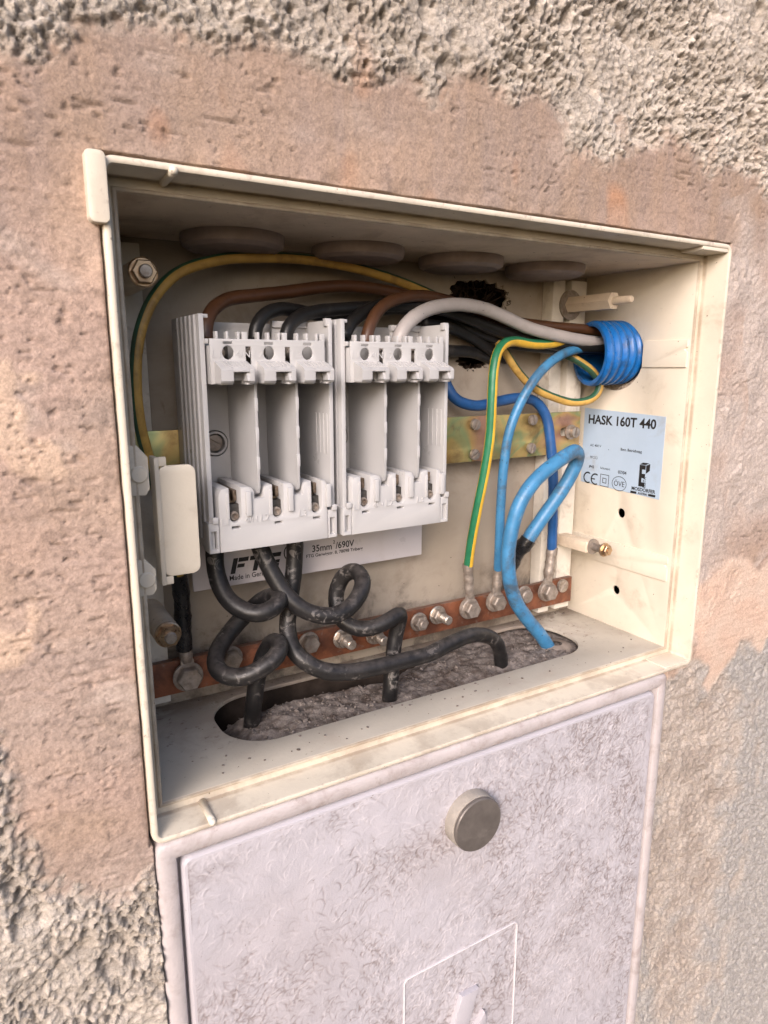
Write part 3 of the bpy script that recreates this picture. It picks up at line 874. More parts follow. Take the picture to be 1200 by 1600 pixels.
# hexagonal stand-offs, one to each corner
def hexnut(bm, loc, axis, r, h, rot=0):
    return lathe(bm, [(0, 0), (r, 0), (r, h * .82), (r * .9, h), (0, h)], loc, axis, 6)
def standoff(loc_y0, x, z, y1, kind):
    if kind == 'hex':
        bm = NB(); lathe(bm, [(0, 0), (.0072, 0), (.0072, loc_y0 - y1), (0, loc_y0 - y1)], (x, loc_y0, z), (0, -1, 0), 6)
        p = part('standoff', bm, CREAM_DIRTY, bx, smooth=20)
        bm = NB(); lathe(bm, [(.0032, 0), (.0030, .0165), (.0022, .0180), (0, .0184)], (x, y1 + .0001, z), (0, -1, 0), 20)
        part('pin', bm, CREAM_DIRTY, p)
        bm = NB(); lathe(bm, [(0, 0), (.0125, 0), (.0125, .0016), (0, .0016)], (x, .1193, z), (0, -1, 0), 28)
        part('washer', bm, ZINC, p)
    else:
        bm = NB(); lathe(bm, [(0, 0), (.0082, 0), (.0078, loc_y0 - y1), (0, loc_y0 - y1)], (x, loc_y0, z), (0, -1, 0), 24)
        p = part('standoff', bm, CREAM_DIRTY, bx)
        bm = NB(); lathe(bm, [(0, 0), (.0080, 0), (.0080, .0012), (.0072, .0018), (0, .0018)], (x, y1 - .0002, z), (0, -1, 0), 28)
        part('washer', bm, BRASSN, p)
        bm = NB(); hexnut(bm, (x, y1 - .0021, z), (0, -1, 0), .0068, .0042)
        part('nut', bm, BRASSN, p, smooth=20)
        bm = NB(); lathe(bm, [(.0036, 0), (.0036, .0062), (.0030, .0068), (0, .0068)], (x, y1 - .0022, z), (0, -1, 0), 20)
        part('stud', bm, ZINCB, p)
standoff(.1195, -.1895, .1280, .0720, 'nut')
standoff(.1195, -.1895, -.0797, .0720, 'nut')
standoff(.1195, .1775, .1300, .0710, 'hex')
# lower right: plastic bar with a brassy screw out of its end
bm = NB(); box(bm, .1765, .1885, .0830, .1195, -.0835, -.0735, .0012)
so = part('standoff', bm, CREAM_DIRTY, bx)
bm = NB(); lathe(bm, [(0, 0), (.0068, 0), (.0068, .0016), (.0035, .0017), (.0035, .013), (0, .013)], (.1845, .0832, -.0782), (0, -1, 0), 24)
part('screw_shank', bm, ZINC, so)
bm = NB(); lathe(bm, [(0, 0), (.0062, 0), (.0062, .0012), (.0055, .0017), (0, .0017)], (.1845, .0700, -.0782), (0, -1, 0), 24)
hexnut(bm, (.1845, .0683, -.0782), (0, -1, 0), .0050, .0038)
lathe(bm, [(.0024, 0), (.0024, .0008), (0, .0008)], (.1845, .0645, -.0782), (0, -1, 0), 16)
part('screw_head', bm, BRASSN, so, smooth=20)
# cable shaft below the floor slot
bm = NB()
box(bm, -.175, .175, .0400, .0425, -.215, -.1590)
box(bm, -.175, .175, .1300, .1325, -.215, -.1590)
box(bm, -.1775, -.175, .0400, .1325, -.215, -.1590)
box(bm, .175, .1775, .0400, .1325, -.215, -.1590)
box(bm, -.1775, .1775, .0400, .1325, -.2175, -.215)
part('cable_shaft', bm, SHAFT, bx, smooth=False)

# rubber plugs under the roof
PL = ['leftmost grey rubber plug under the roof of the box', 'second grey rubber plug from the left under the box roof',
      'third grey rubber plug from the left, above the torn hole', 'rightmost grey rubber plug, above the right mounting rail']
for i, x in enumerate((-.1290, -.0420, .0440, .1270)):
    bm = NB()
    lathe(bm, [(.0310, -.0015), (.0315, .0030), (.0305, .0062), (.0270, .0082), (.0262, .0078), (.0250, .0080), (0, .0092)], (x, .0985, BZ - .0003), (0, 0, -1), 48)
    solo('rubber_plug', bm, MEMBR, PL[i], 'plug', (x, .0985, BZ), 'rubber plugs along the box roof')

# ------------------------------------------------------------------ type plate sticker on the right side panel
st = thing('type_sticker', 'pale blue square type sticker with black printing on the right side panel', 'sticker', (BI, .0825, -.031))
cy0, cz0 = .1245, -.0310          # lower far corner; u runs towards the viewer
W_, H_ = .0875, .0705
bm = NB(); prism(bm, [(0, .0035), (W_, 0), (W_, .0690), (0, .0720)], RWALL, (BI, cy0, cz0), .0001, .0004)
part('sticker_sheet', bm, STICK, st, smooth=False)
o_ = (BI - .00045, cy0, cz0)
T_ = .00006
part('lettering', letters([('HASK 160T 440', .0112, .0048, .0583, 'LEFT', .99, 0, .00030)], RWALL, o_, T_), INK, st, False)
part('lettering', letters([('AC 400 V', .0032, .0090, .0375), ('.', .006, .0300, .0360), ('Bem. Betriebsspg', .0034, .0440, .0370, 'LEFT', .95, 0, .00004),
                           ('18 \u25a1\u25a1'[:2], .0032, .0095, .0265), ('IP43', .0036, .0090, .0175, 'LEFT', 1, 0, .00006), ('Schutzart', .0030, .0225, .0180), ('07/04', .0040, .0430, .0165, 'LEFT', 1, 0, .00008)], RWALL, o_, T_), INK, st, False)
bm = NB()
for x in (.0137, .0161):
    prism(bm, [(x, .0263), (x + .0019, .0263), (x + .0019, .0285), (x, .0285)], RWALL, o_, 0, T_)
    # outlines only: inner sheet-coloured square is left open by four strokes
bm.free()
def stroke(bm, a, b, w, fr=RWALL, org=o_, t=T_):
    a = Vector(a); b = Vector(b)
    d = (b - a).normalized() * (w / 2); n_ = Vector((-d.y, d.x))
    prism(bm, [tuple(a - d - n_), tuple(b + d - n_), tuple(b + d + n_), tuple(a - d + n_)], fr, org, 0, t)
def strokes(bm, pts, w, closed=True, **k):
    for i in range(len(pts) - (0 if closed else 1)):
        stroke(bm, pts[i], pts[(i + 1) % len(pts)], w, **k)
def arc(bm, cx, cy, r, a0, a1, w, n=14, ry=None):
    ry = ry or r
    P = [(cx + r * math.cos(math.radians(a0 + (a1 - a0) * i / n)), cy + ry * math.sin(math.radians(a0 + (a1 - a0) * i / n))) for i in range(n + 1)]
    for i in range(n):
        stroke(bm, P[i], P[i + 1], w)
bm = NB()
strokes(bm, [(.0137, .0264), (.0155, .0264), (.0155, .0285), (.0137, .0285)], .0002)
strokes(bm, [(.0165, .0264), (.0183, .0264), (.0183, .0285), (.0165, .0285)], .0002)
arc(bm, .0085, .0082, .0047, 65, 295, .0012)
arc(bm, .0175, .0078, .0047, 65, 295, .0012)
stroke(bm, (.0135, .0078), (.0165, .0078), .0011)
part('mark', bm, INK, st, False)
bm = NB()
strokes(bm, [(.0235, .0028), (.0330, .0026), (.0330, .0132), (.0235, .0134)], .0005)
strokes(bm, [(.0263, .0060), (.0302, .0058), (.0302, .0099), (.0263, .0101)], .0006)
part('mark', bm, INK, st, False)
bm = NB()
arc(bm, .0450, .0075, .0078, 0, 360, .0005, 36, .0063)
letters([('\u00d6VE', .0068, .0450, .0052, 'CENTER', .92)], RWALL, o_, T_, bm)
part('mark', bm, INK, st, False)
bm = NB()
E0 = (.0655, .0085)
e = lambda a, b: (E0[0] + a * .0062, E0[1] + b * .0185)
prism(bm, [e(0, 0), e(1, 0), e(1, .2), e(.45, .2), e(.45, .4), e(1, .4), e(1, .6), e(.45, .6), e(.45, .8), e(1, .8), e(1, 1), e(0, 1)], RWALL, o_, 0, T_)
prism(bm, [e(0, 1.02), e(1, 1.02), e(1.55, 1.12), e(.55, 1.12)], RWALL, o_, 0, T_)
prism(bm, [e(1.08, 1.0), e(1.08, .62), e(1.7, .78), e(1.7, 1.1)], RWALL, o_, 0, T_)
letters([('ELSTA', .0040, .0728, .0078, 'LEFT', .85, 0, .00006, math.radians(90))], RWALL, o_, T_, bm)
letters([('MOSDORFER', .0042, .0708, .0044, 'CENTER', 1.0, 0, .00012)], RWALL, o_, T_, bm)
prism(bm, [(.0578, .0014), (.0642, .0014), (.0642, .0034), (.0578, .0034)], RWALL, o_, 0, T_)
prism(bm, [(.0764, .0014), (.0835, .0014), (.0835, .0034), (.0764, .0034)], RWALL, o_, 0, T_)
letters([('AUSTRIA', .0025, .0703, .0016, 'CENTER', .95, 0, .0001)], RWALL, o_, T_, bm)
part('emblem', bm, INK, st, False)

# ------------------------------------------------------------------ brass-coloured bracket across the rails
br = thing('mounting_bracket', 'iridescent yellow chromated steel bracket across the back behind the fuse bases', 'bracket', (0, .1185, .0025))
part('strap', plate([[(-.2060, .0020), (.1925, .0020), (.1925, .0388), (-.2060, .0388)], rrect(.1685, .1800, .0175, .0250, .0036)], FRONT, (0, .1135, 0), .0028, .0004), CHROM, br)
def screw(parent, x, y, z, r, m=ZINC, ang=30, name='screw', h=.0028):
    """pan-head slotted screw, slot cut as a real groove"""
    bm = NB()
    u = Vector((math.cos(ang), 0, math.sin(ang))); w = Vector((-math.sin(ang), 0, math.cos(ang)))
    g = r * .13
    for s in (-1, 1):
        a1 = math.acos(g / r)
        pts = [(r * math.cos(t), r * math.sin(t)) for t in [(-a1 + 2 * a1 * i / 14) for i in range(15)]]
        fr = (w * s, u * s, Vector((0, -1, 0)))
        prism(bm, pts, fr, (x, y, z), 0, h, r * .16)
    lathe(bm, [(0, 0), (r * .97, 0), (r * .97, h * .55), (0, h * .55)], (x, y, z), (0, -1, 0), 24)
    return part(name, bm, m, parent)
for x, z, a in ((.0704, .0325, 1.2), (.0704, .0082, .5), (.1316, .0338, 1.9), (.1313, .0098, 1.3)):
    screw(br, x, .1106, z, .0045, ZINC, a)
sc5 = screw(br, .1790, .1090, .0213, .0048, ZINCB, 1.4, h=.0045)
bm = NB(); lathe(bm, [(0, 0), (.0066, 0), (.0066, .0015), (0, .0015)], (.1775, .1105, .0213), (0, -1, 0), 24)
part('washer', bm, ZINC, sc5)

# ------------------------------------------------------------------ copper busbar along the bottom with its bolts
bb = thing('busbar', 'reddish brown copper busbar with zinc bolts along the bottom of the box', 'busbar', (0, .1190, -.139))
part('bar', plate([[(-.2060, -.1400), (.1935, -.1400), (.1935, -.1160), (-.2060, -.1160)]], FRONT, (0, .1135, 0), .0050, .0005), COPPER, bb)
def bolt(x, z, style, r=.0075):
    y = .1084
    if style == 'lughead':
        y -= .0028
    bm = NB(); lathe(bm, [(0, 0), (r * 1.15, 0), (r * 1.15, .0011), (r * 1.05, .0016), (0, .0016)], (x, y, z), (0, -1, 0), 28)
    if style == 'stud':
        hexnut(bm, (x, y - .0016, z), (0, -1, 0), r * .94, .0050)
        lathe(bm, [(.0037, 0), (.0039, .003), (.0036, .0034), (.0039, .0045), (.0036, .0049), (.0039, .006), (.0036, .0064), (.0039, .0078), (.0036, .0082), (.0038, .0098), (.003, .0106), (0, .0106)], (x, y - .0063, z), (0, -1, 0), 20)
        m_ = ZINCB
    elif style == 'nut':
        hexnut(bm, (x, y - .0016, z), (0, -1, 0), r * .92, .0052)
        lathe(bm, [(.0034, 0), (.0034, .0016), (.0028, .0022), (0, .0022)], (x, y - .0066, z), (0, -1, 0), 20)
        m_ = ZINC
    elif style == 'round':
        lathe(bm, [(r * .82, 0), (r * .80, .0042), (r * .7, .0052), (0, .0056)], (x, y - .0015, z), (0, -1, 0), 28)
        m_ = ZINC
    else:
        hexnut(bm, (x, y - .0016, z), (0, -1, 0), r * .95, .0056)
        m_ = ZINC
    return part('bolt', bm, m_, bb, smooth=25)
for x, z, s, r in ((-.1709, -.1255, 'lughead', .0088), (-.1404, -.1200, 'head', .0074), (-.0811, -.1215, 'head', .0072), (-.0530, -.1240, 'stud', .0068), (-.0249, -.1270, 'stud', .0066),
                   (.0165, -.1245, 'nut', .0068), (.0350, -.1220, 'stud', .0068), (.0664, -.1215, 'lughead', .0076), (.0949, -.1205, 'lughead', .0074), (.1286, -.1213, 'round', .0076), (.1547, -.1215, 'lughead', .0080)):
    bolt(x, z, s, r)
screw(bb, .1754, .1084, -.1202, .0062, ZINCB, .9)

# ------------------------------------------------------------------ white card under the fuse bases
cd = thing('terminal_cover_card', 'white plastic cover strip with printing below the two fuse bases', 'cover strip', (-.07, .1134, -.069))
part('strip', plate([rrect(-.1625, .0203, -.0690, .0100, .0006, 2)], FRONT, (0, .1105, 0), .0022, .0003), CARD, cd)
o2 = (0, .11045, 0)
T2 = .00006
K = dict(fr=FRONT, org=o2, t=T2)
part('lettering', letters([('35mm', .0070, -.0756, -.0536, 'LEFT', .92, 0, .00012), ('2', .0036, -.0585, -.0495, 'LEFT', 1, 0, .00006), ('/690V', .0070, -.0563, -.0536, 'LEFT', .92, 0, .00012)], FRONT, o2, T2), INK, cd, False)
part('lettering', letters([('FTG Gerwigstr. 8, 78098 Triberg', .0034, -.0803, -.0574, 'LEFT', 1.02, 0, .00006)], FRONT, o2, T2), INK, cd, False)
part('lettering', letters([('Made in Germany', .0050, -.1378, -.0652, 'LEFT', .92, 0, .00005)], FRONT, o2, T2), INK, cd, False)
bm = NB()
for k in range(1):
    s_ = .25
    q = lambda x, z: (-.1368 + x * .92 + z * .2, -.0607 + z * .80)
    for pts in ([(0, 0), (.0036, 0), (.0036, .0135), (0, .0135)], [(.0042, .0098), (.0120, .0098), (.0120, .0135), (.0042, .0135)], [(.0042, .0048), (.0098, .0048), (.0098, .0080), (.0042, .0080)],
                [(.0132, .0098), (.0250, .0098), (.0250, .0135), (.0132, .0135)], [(.0172, 0), (.0208, 0), (.0208, .0094), (.0172, .0094)],
                [(.0262, 0), (.0298, 0), (.0298, .0135), (.0262, .0135)], [(.0302, .0098), (.0380, .0098), (.0380, .0135), (.0302, .0135)], [(.0302, 0), (.0380, 0), (.0380, .0036), (.0302, .0036)], [(.0345, .0040), (.0380, .0040), (.0380, .0070), (.0345, .0070)]):
        prism(bm, [q(*p_) for p_ in pts], FRONT, o2, 0, T2)
part('emblem', bm, INK, cd, False)
bm = NB()
cc = [(-.0925 + .0046 * math.cos(math.radians(t)), -.0515 + .0056 * math.sin(math.radians(t))) for t in range(0, 360, 15)]
strokes(bm, cc, .0008, True, **K)
part('mark', bm, INK, cd, False)

# ------------------------------------------------------------------ the fuse bases
FX, FZ, FB = -.1660, -.0280, .1110
def fuse_base():
    t = thing('fuse_base', 'left three-pole light grey fuse base with a slotted screw in its first bay', 'fuse base', (FX + .0405, FB, FZ), 'fuse bases side by side on the bracket')
    P = lambda n, b, m=GREYP, par=None, sm=True: part(n, b, m, par or t, sm)
    fo = lambda y: (FX, y, FZ)
    X = lambda a: FX + a
    Zl = lambda a: FZ + a
    def B(bm, x0, x1, y0, y1, z0, z1, b=.0003):
        return box(bm, X(x0), X(x1), y0, y1, Zl(z0), Zl(z1), b)
    # rear wall
    P('rear_wall', plate([[(.0029, .002), (.0780, .002), (.0780, .1330), (.0029, .1330)], circ(.0200, .0585, .0084, 32), circ(.0175, .1262, .0022, 20)], FRONT, fo(.0990), .0115, .0003))
    bm = NB(); lathe(bm, [(.0076, -.008), (.0076, .0003), (.0074, .0005), (.0064, .0005), (.0062, .0003), (.0062, -.008)], (X(.0200), .0991, Zl(.0585)), (0, -1, 0), 36)
    P('screw_collar', bm)
    bm = NB(); B(bm, .0120, .0280, .1085, .1104, .0500, .0670)
    P('screw_seat', bm)
    # side walls with outside ribs
    bm = NB(); B(bm, .0, .0028, .0530, FB, .0005, .1345, .0004)
    B(bm, .0029, .0062, .0560, .0575, .1325, .1345)
    for i in range(5):
        y = .0590 + i * .0088
        B(bm, -.0011, .0003, y, y + .0044, .006, .1342, .0003)
    P('side_wall', bm)
    bm = NB(); B(bm, .0782, .0808, .0530, FB, .0005, .1335, .0004)
    B(bm, .0768, .0808, .0535, .0575, .1300, .1345, .0004)
    for i in range(4):
        y = .0562 + i * .0052
        B(bm, .0779, .0784, y, y + .0016, .0525, .0775, .0002)
    P('side_wall', bm)
    # phase dividers
    for c in (.0300, .0555):
        bm = NB()
        prism(bm, [(-.0985, .030), (-.0560, .0315), (-.0515, .0330), (-.0500, .0365), (-.0500, .0970), (-.0985, .0970)], (Vector((0, 1, 0)), Vector((0, 0, 1)), Vector((1, 0, 0))),
              (X(c - .0008), 0, Zl(0)), 0, .0016) if False else prism(bm, [(.0985, .030), (.0560, .0315), (.0515, .0330), (.0500, .0365), (.0500, .0970), (.0985, .0970)], (Vector((0, 1, 0)), Vector((0, 0, 1)), Vector((1, 0, 0))), (X(c - .0008), 0, Zl(0)), 0, .0016, .0003)
        for z in (.047, .064, .081):
            B(bm, c - .0010, c + .0010, .0497, .0520, z, z + .0075, .0002)
        P('phase_divider', bm)
    # raised rear pads between dividers
    bm = NB(); B(bm, .0315, .0400, .0955, .0989, .040, .097, .0003); B(bm, .0572, .0640, .0930, .0989, .040, .083, .0003)
    P('rear_pad', bm)
    # top cover
    holes = [circ(c, .1138, .0033, 24, .0038) for c in (.0143, .0383, .0623)]
    holes += [[(c - .0026, .1171 + .0012), (c + .0026, .1171 + .0012), (c + .0026, .1185 + .0012), (c - .0026, .1185 + .0012)] for c in (.0143, .0383, .0623)]
    holes += [[(a, .1075), (a + .0032, .1075), (a + .0032, .1172), (a, .1172)] for a in (.0245, .0482)]
    cov = [(.0042, .0966)]
    for a in (.0062, .0307, .0550):
        cov += [(a + .0086, .0966), (a + .0086, .0985), (a + .0150, .0985), (a + .0150, .0966)]
    cov += [(.0735, .0966), (.0735, .1212), (.0042, .1212)]
    bm = plate([cov] + holes, FRONT, fo(.0485), .0016, .0003)
    B(bm, .0042, .0058, .0502, .0800, .0966, .1175)
    B(bm, .0042, .0735, .0580, .0950, .0966, .0982)
    B(bm, .0026, .0044, .0510, .0560, .1185, .1212)
    B(bm, .0720, .0735, .0502, .0800, .0966, .1212)
    for a in (.0245, .0482):
        B(bm, a - .0012, a + .0002, .0502, .0800, .0983, .1205)
    tc = P('top_cover', bm)
    bm = NB()
    for c in (.0143, .0383, .0623):
        for dx, w in ((-.0062, .0014), (-.0002, .0014), (.0062, .0014), (.0090, .0030)):
            B(bm, c + dx, c + dx + w, .0500, .0545, .1205, .1252, .0003)
    P('cover_prong', bm, par=tc)
    P('embossed_lettering', letters([('L1', .0062, .0050, .1110), ('4/N', .0056, .0185, .1112), ('L2', .0062, .0288, .1110), ('L3', .0062, .0525, .1110)], FRONT, fo(.0485), .0003), par=tc, sm=False)
    for c in (.0143, .0383, .0623):
        bm = NB(); lathe(bm, [(0, 0), (.0046, 0), (.0046, .008), (.0042, .0085), (.0030, .0085), (.0026, .0060), (0, .0060)], (X(c), .0760, Zl(.1138)), (0, -1, 0), 24)
        P('terminal_screw', bm, ZINC)
        bm = NB(); B(bm, c - .0085, c + .0095, .0762, .0880, .0990, .1180)
        P('terminal_block', bm, DARKM)
    # hooded fuse guides
    for a in (.0062, .0307, .0550):
        bm = NB()
        S = (Vector((0, 1, 0)), Vector((0, 0, 1)), Vector((1, 0, 0)))
        prof = [(.0488, .0972), (.0385, .0972), (.0372, .0985), (.0370, .1042), (.0382, .1054), (.0488, .1092)]
        for x0, x1, pf in ((.0, .0070, prof), (.0162, .0190, prof), (.0066, .0166, [(.0488, .1040), (.0371, .1034), (.0370, .1042), (.0382, .1054), (.0488, .1092)])):
            prism(bm, pf, S, (X(a + x0), 0, Zl(0)), 0, x1 - x0, .0002)
        prism(bm, [(.0370, .0985), (.0440, .0985), (.0440, .1030), (.0385, .1030)], S, (X(a + .0148), 0, Zl(0)), 0, .0016, .0002)
        # ribbed grip on the slope
        for i in range(6):
            x0 = .0040 + i * .0024
            prism(bm, [(.0392, .1056), (.0478, .1087), (.0478, .1093), (.0392, .1062)], S, (X(a + x0), 0, Zl(0)), 0, .0013)
        B(bm, a + .0012, a + .0075, .0405, .0490, .0964, .0974, .0002)
        B(bm, a + .0155, a + .0186, .0405, .0490, .0964, .0974, .0002)
        P('fuse_guide', bm)
    # lower contact block
    out = [(.0052, .0), (.0744, .0), (.0744, .0180), (.0740, .0200)]
    cs = (.0150, .0415, .0669)
    def slotpts(c, w, zt, zb):
        r = w
        return [(c + w, zt)] + [(c + w * math.cos(t), zb + r + w * math.sin(t) - 0) for t in [-math.pi * i / 8 for i in range(9)]] + [(c - w, zt)]
    out += [(.0740, .0350), (.0727, .0372), (.0705, .0376)] + slotpts(cs[2], .0035, .0376, .0170) + [(.0615, .0376), (.0590, .0368), (.0578, .0350), (.0578, .0300), (.0522, .0300), (.0522, .0345), (.0508, .0368), (.0490, .0376)]
    out += slotpts(cs[1], .0035, .0376, .0170) + [(.0365, .0376), (.0340, .0368), (.0328, .0350), (.0328, .0300), (.0268, .0300), (.0268, .0345), (.0252, .0368), (.0230, .0376)]
    out += slotpts(cs[0], .0035, .0376, .0170) + [(.0095, .0376), (.0068, .0370), (.0058, .0350), (.0052, .0330)]
    mini = [[(c - .0025, .0134), (c + .0025, .0134), (c + .0025, .0148), (c - .0025, .0148)] for c in cs]
    lb = P('contact_block', plate([out[::-1]] + mini, FRONT, fo(.0500), .0440, .0005))
    bm = NB()
    for c in cs:
        B(bm, c + .0060, c + .0092, .0478, .0506, .0205, .0350, .0006)
        B(bm, c - .0056, c - .0037, .0494, .0506, .0195, .0345, .0004)
    P('guide_rib', bm, par=lb)
    P('embossed_lettering', letters([('L1', .0060, .0058, .0160), ('4/N', .0050, .0205, .0163), ('L2', .0060, .0298, .0163), ('L3', .0060, .0545, .0163)], FRONT, fo(.0500), .0005), par=lb, sm=False)
    for c in cs:
        bm = NB()
        B(bm, c - .0034, c - .0009, .0560, .0930, .0285, .0355, .0005)
        B(bm, c + .0011, c + .0034, .0575, .0930, .0285, .0350, .0005)
        B(bm, c - .0034, c + .0034, .0610, .0930, .0170, .0283, .0004)
        P('contact', bm, CONTACT)
        bm = NB(); B(bm, c - .0035, c + .0035, .0545, .0600, .0150, .0272, .0003)
        P('terminal_clamp', bm, DARKM)
        bm = NB(); lathe(bm, [(0, 0), (.0027, 0), (.0027, .0020), (.0023, .0025), (.0016, .0025), (.0014, .0008), (0, .0008)], (X(c), .0546, Zl(.0205)), (0, -1, 0), 24)
        P('terminal_screw', bm, ZINC)
    # latch corners below
    for x0, x1 in ((-.0012, .0048), (.0748, .0810)):
        xm = (x0 + x1) / 2
        b_ = plate([[(x0, .0), (x1, .0), (x1, .0180), (x0, .0180)], [(xm - .0016, .0022), (xm + .0016, .0022), (xm + .0016, .0130), (xm - .0016, .0130)]], FRONT, fo(.0505), .0120, .0003)
        B(b_, xm - .0010, xm + .0026, .0488, .0510, .0178, .0215, .0006)
        P('latch_corner', b_)
    # rear guard top right
    bm = NB(); B(bm, .0555, .0784, .0860, .0885, .1090, .1335, .0004); B(bm, .0550, .0790, .0840, .0885, .1300, .1340, .0004)
    P('rear_guard', bm)
    bm = NB(); B(bm, .0742, .0778, .0560, .0760, .1010, .1180, .0004)
    P('end_stop', bm)
    return t
fb1 = fuse_base()
scr = None
def dup(root, dx):
    r = root.copy(); link(r)
    r.location = root.location + Vector((dx, 0, 0))
    for ch in list(root.children):
        c = ch.copy(); link(c); c.parent = r
        for g in list(ch.children):
            d = g.copy(); link(d); d.parent = c
    return r
fb2 = dup(fb1, .0866)
fb2['label'] = 'right three-pole light grey fuse base fed by the thick light grey cable'
screw(fb1, FX + .0200, .1030, FZ + .0585, .0053, ZINC, -.55, 'fixing_screw')

# ------------------------------------------------------------------ conduit
bm = NB()
prof = []
x = .0
L0 = .046
prof_pts = [(.0262, 0)]
nr = 5
for i in range(nr):
    a = .0012 + i * .0088
    prof_pts += [(.0244, a), (.0244, a + .0012), (.0258, a + .0022), (.0272, a + .0034), (.0272, a + .0062), (.0258, a + .0074), (.0244, a + .0084)]
prof_pts += [(.0244, L0 + .01), (.0228, L0 + .01), (.0228, .0), (.0240, -.0006), (.0262, 0)]
lathe(bm, prof_pts, (.1705, .0935, .0885), (1, 0, .03), 56)
for v in bm.verts:
    k = max(0, 1 - (v.co.x - .1705) / .034)
    v.co.x += k * (.0075 + .33 * (v.co.y - .0935)) * .9
solo('corrugated_conduit', bm, BLUEC, 'bright blue corrugated conduit stub coming through the right side panel', 'conduit', (.2096, .0935, .0885), smooth=50)

# ------------------------------------------------------------------ cables
def cable(name, key, m, label, group=None, n=20, stripes=None, twist=0, phase=0, r=None, wob=.012, cat='cable'):
    rad_, P = TR[key]
    P = [Vector(p) for p in P]
    t = thing(name, label, cat, P[0], group)
    bm = NB()
    tube(bm, spline(P), r or rad_, n, stripes, twist, phase, wob=wob)
    part('insulation', bm, m, t, 'all')
    return t, P, (r or rad_)
GL = 'cables running from the fuse bases to the conduit'
def along(P, a, b):
    S_ = spline(P)
    return S_[int(a * (len(S_) - 1)):int(b * (len(S_) - 1)) + 1]
def lug(t, top, x, z, r, y=.1066, m=ZINC):
    """crimped sleeve that flattens to a ring under the bolt"""
    bm = NB()
    top = Vector(top)
    foot = Vector((x, y - .001, z + .010))
    d = (foot - top)
    pts = [top - d.normalized() * .004, top + d * .2, top + d * .45, top + d * .7, foot]
    tube(bm, spline(pts, .0015), r, 16, rfun=lambda s: 1.0 - .1 * (abs(s - .35) < .1) - .1 * (abs(s - .6) < .08) - .35 * max(0, (s - .75) / .25))
    pp = rrect(x - r * .95, x + r * .95, z - .002, z + .0135, r * .6) 
    prism(bm, pp, FRONT, (0, y, 0), 0, .0022, .0004)
    prism(bm, circ(x, z, .0094, 24), FRONT, (0, y, 0), -.0012, .0010, .0003)
    part('cable_lug', bm, m, t)

GYS = [1] * 9 + [0] * 3
GYS = [0, 0, 0, 0, 0, 1, 1, 1]
t, P, r = cable('earth_cable', 'long_ground', [YELD, GRND], 'long yellow and green earth cable arching from lower left over both fuse bases', 'yellow and green earth cables', n=24, stripes=GYS, twist=1.2, phase=3.2, r=.0034)
lug(t, P[0], -.1709, -.1255, .0046)
bm = NB(); tube(bm, spline([P[0] + Vector((0, .0003, -.006)), P[0] * .6 + P[1] * .4, P[1], P[1] * .3 + P[2] * .7, P[2] * .85 + P[3] * .15]), .0054, 16, wob=.05)  # sleeve carried further up, its black standing in for shade on the cable
part('heat_shrink_and_shade', bm, TAPE, t)
t, P, r = cable('earth_cable', 'short_ground', [YEL, GRN], 'bright yellow and green earth cable hanging from conduit to the busbar', 'yellow and green earth cables', n=24, stripes=[0, 0, 0, 1, 1, 0, 0, 0], twist=1.5, phase=-.4, r=.0039)
lug(t, P[0], .0664, -.1215, .0044)
t, P, r = cable('blue_cable', 'blue_thin', BLUE, 'slim sky blue cable from the conduit down to the busbar, beside the bright earth cable', 'blue cables at the right of the box')
lug(t, P[0], .0949, -.1205, .0044)
t, P, r = cable('blue_cable', 'blue_dark', BLUED, 'dark blue cable crossing the bracket from behind the right fuse base', 'blue cables at the right of the box')
lug(t, P[-1], .1547, -.1215, .0050)
t, P, r = cable('blue_cable', 'blue_thick', BLUE, 'thick light blue cable looping up out of the floor slot', 'blue cables at the right of the box', r=.0058)
bm = NB(); e_ = P[-1]; tube(bm, spline([P[-2] * .35 + e_ * .65, e_, e_ + Vector((-.004, .008, -.012)), e_ + Vector((-.005, .014, -.026))]), .0064, 16, wob=.08)
part('tape_wrap', bm, TAPE, t)
t, P, r = cable('brown_cable', 'brown_far', BROWNC, 'dark brown cable from the leftmost terminal of the left fuse base', GL)
t, P, r = cable('black_cable', 'black_a', BLACKC, 'black cable from the middle terminal of the left fuse base', GL)
t, P, r = cable('black_cable', 'black_b', BLACKC, 'black cable from the right terminal of the left fuse base', GL)
t, P, r = cable('black_cable', 'black_c', BLACKC, 'black cable from the left terminal of the right fuse base', GL)
t, P, r = cable('brown_cable', 'brown_near', BROWNC, 'brown cable from the middle of the right fuse base arching over the black cables', GL)
t, P, r = cable('grey_cable', 'grey', GREYC, 'light grey cable curving from the right fuse base into the conduit', GL)
t, P, r = cable('black_cable', 'dark_a', BLACKC, 'upper dusty black cable going into the torn hole right of the fuse bases', 'dusty black cable stubs by the torn hole')
t, P, r = cable('black_cable', 'dark_b', BLACKC, 'lower dusty black cable stub by the torn hole right of the fuse bases', 'dusty black cable stubs by the torn hole')
GK = 'heavy black cables curled below the fuse bases'
cable('heavy_black_cable', 'K1', BLACK, 'heavy black cable coiled twice at the left of the floor slot', GK, r=.0057)
cable('heavy_black_cable', 'K2', BLACK, 'heavy black cable with a high loop in the middle below the card', GK, r=.0057)
cable('heavy_black_cable', 'K3', BLACK, 'heavy black cable running right in a long curve along the floor slot', GK, r=.0057)

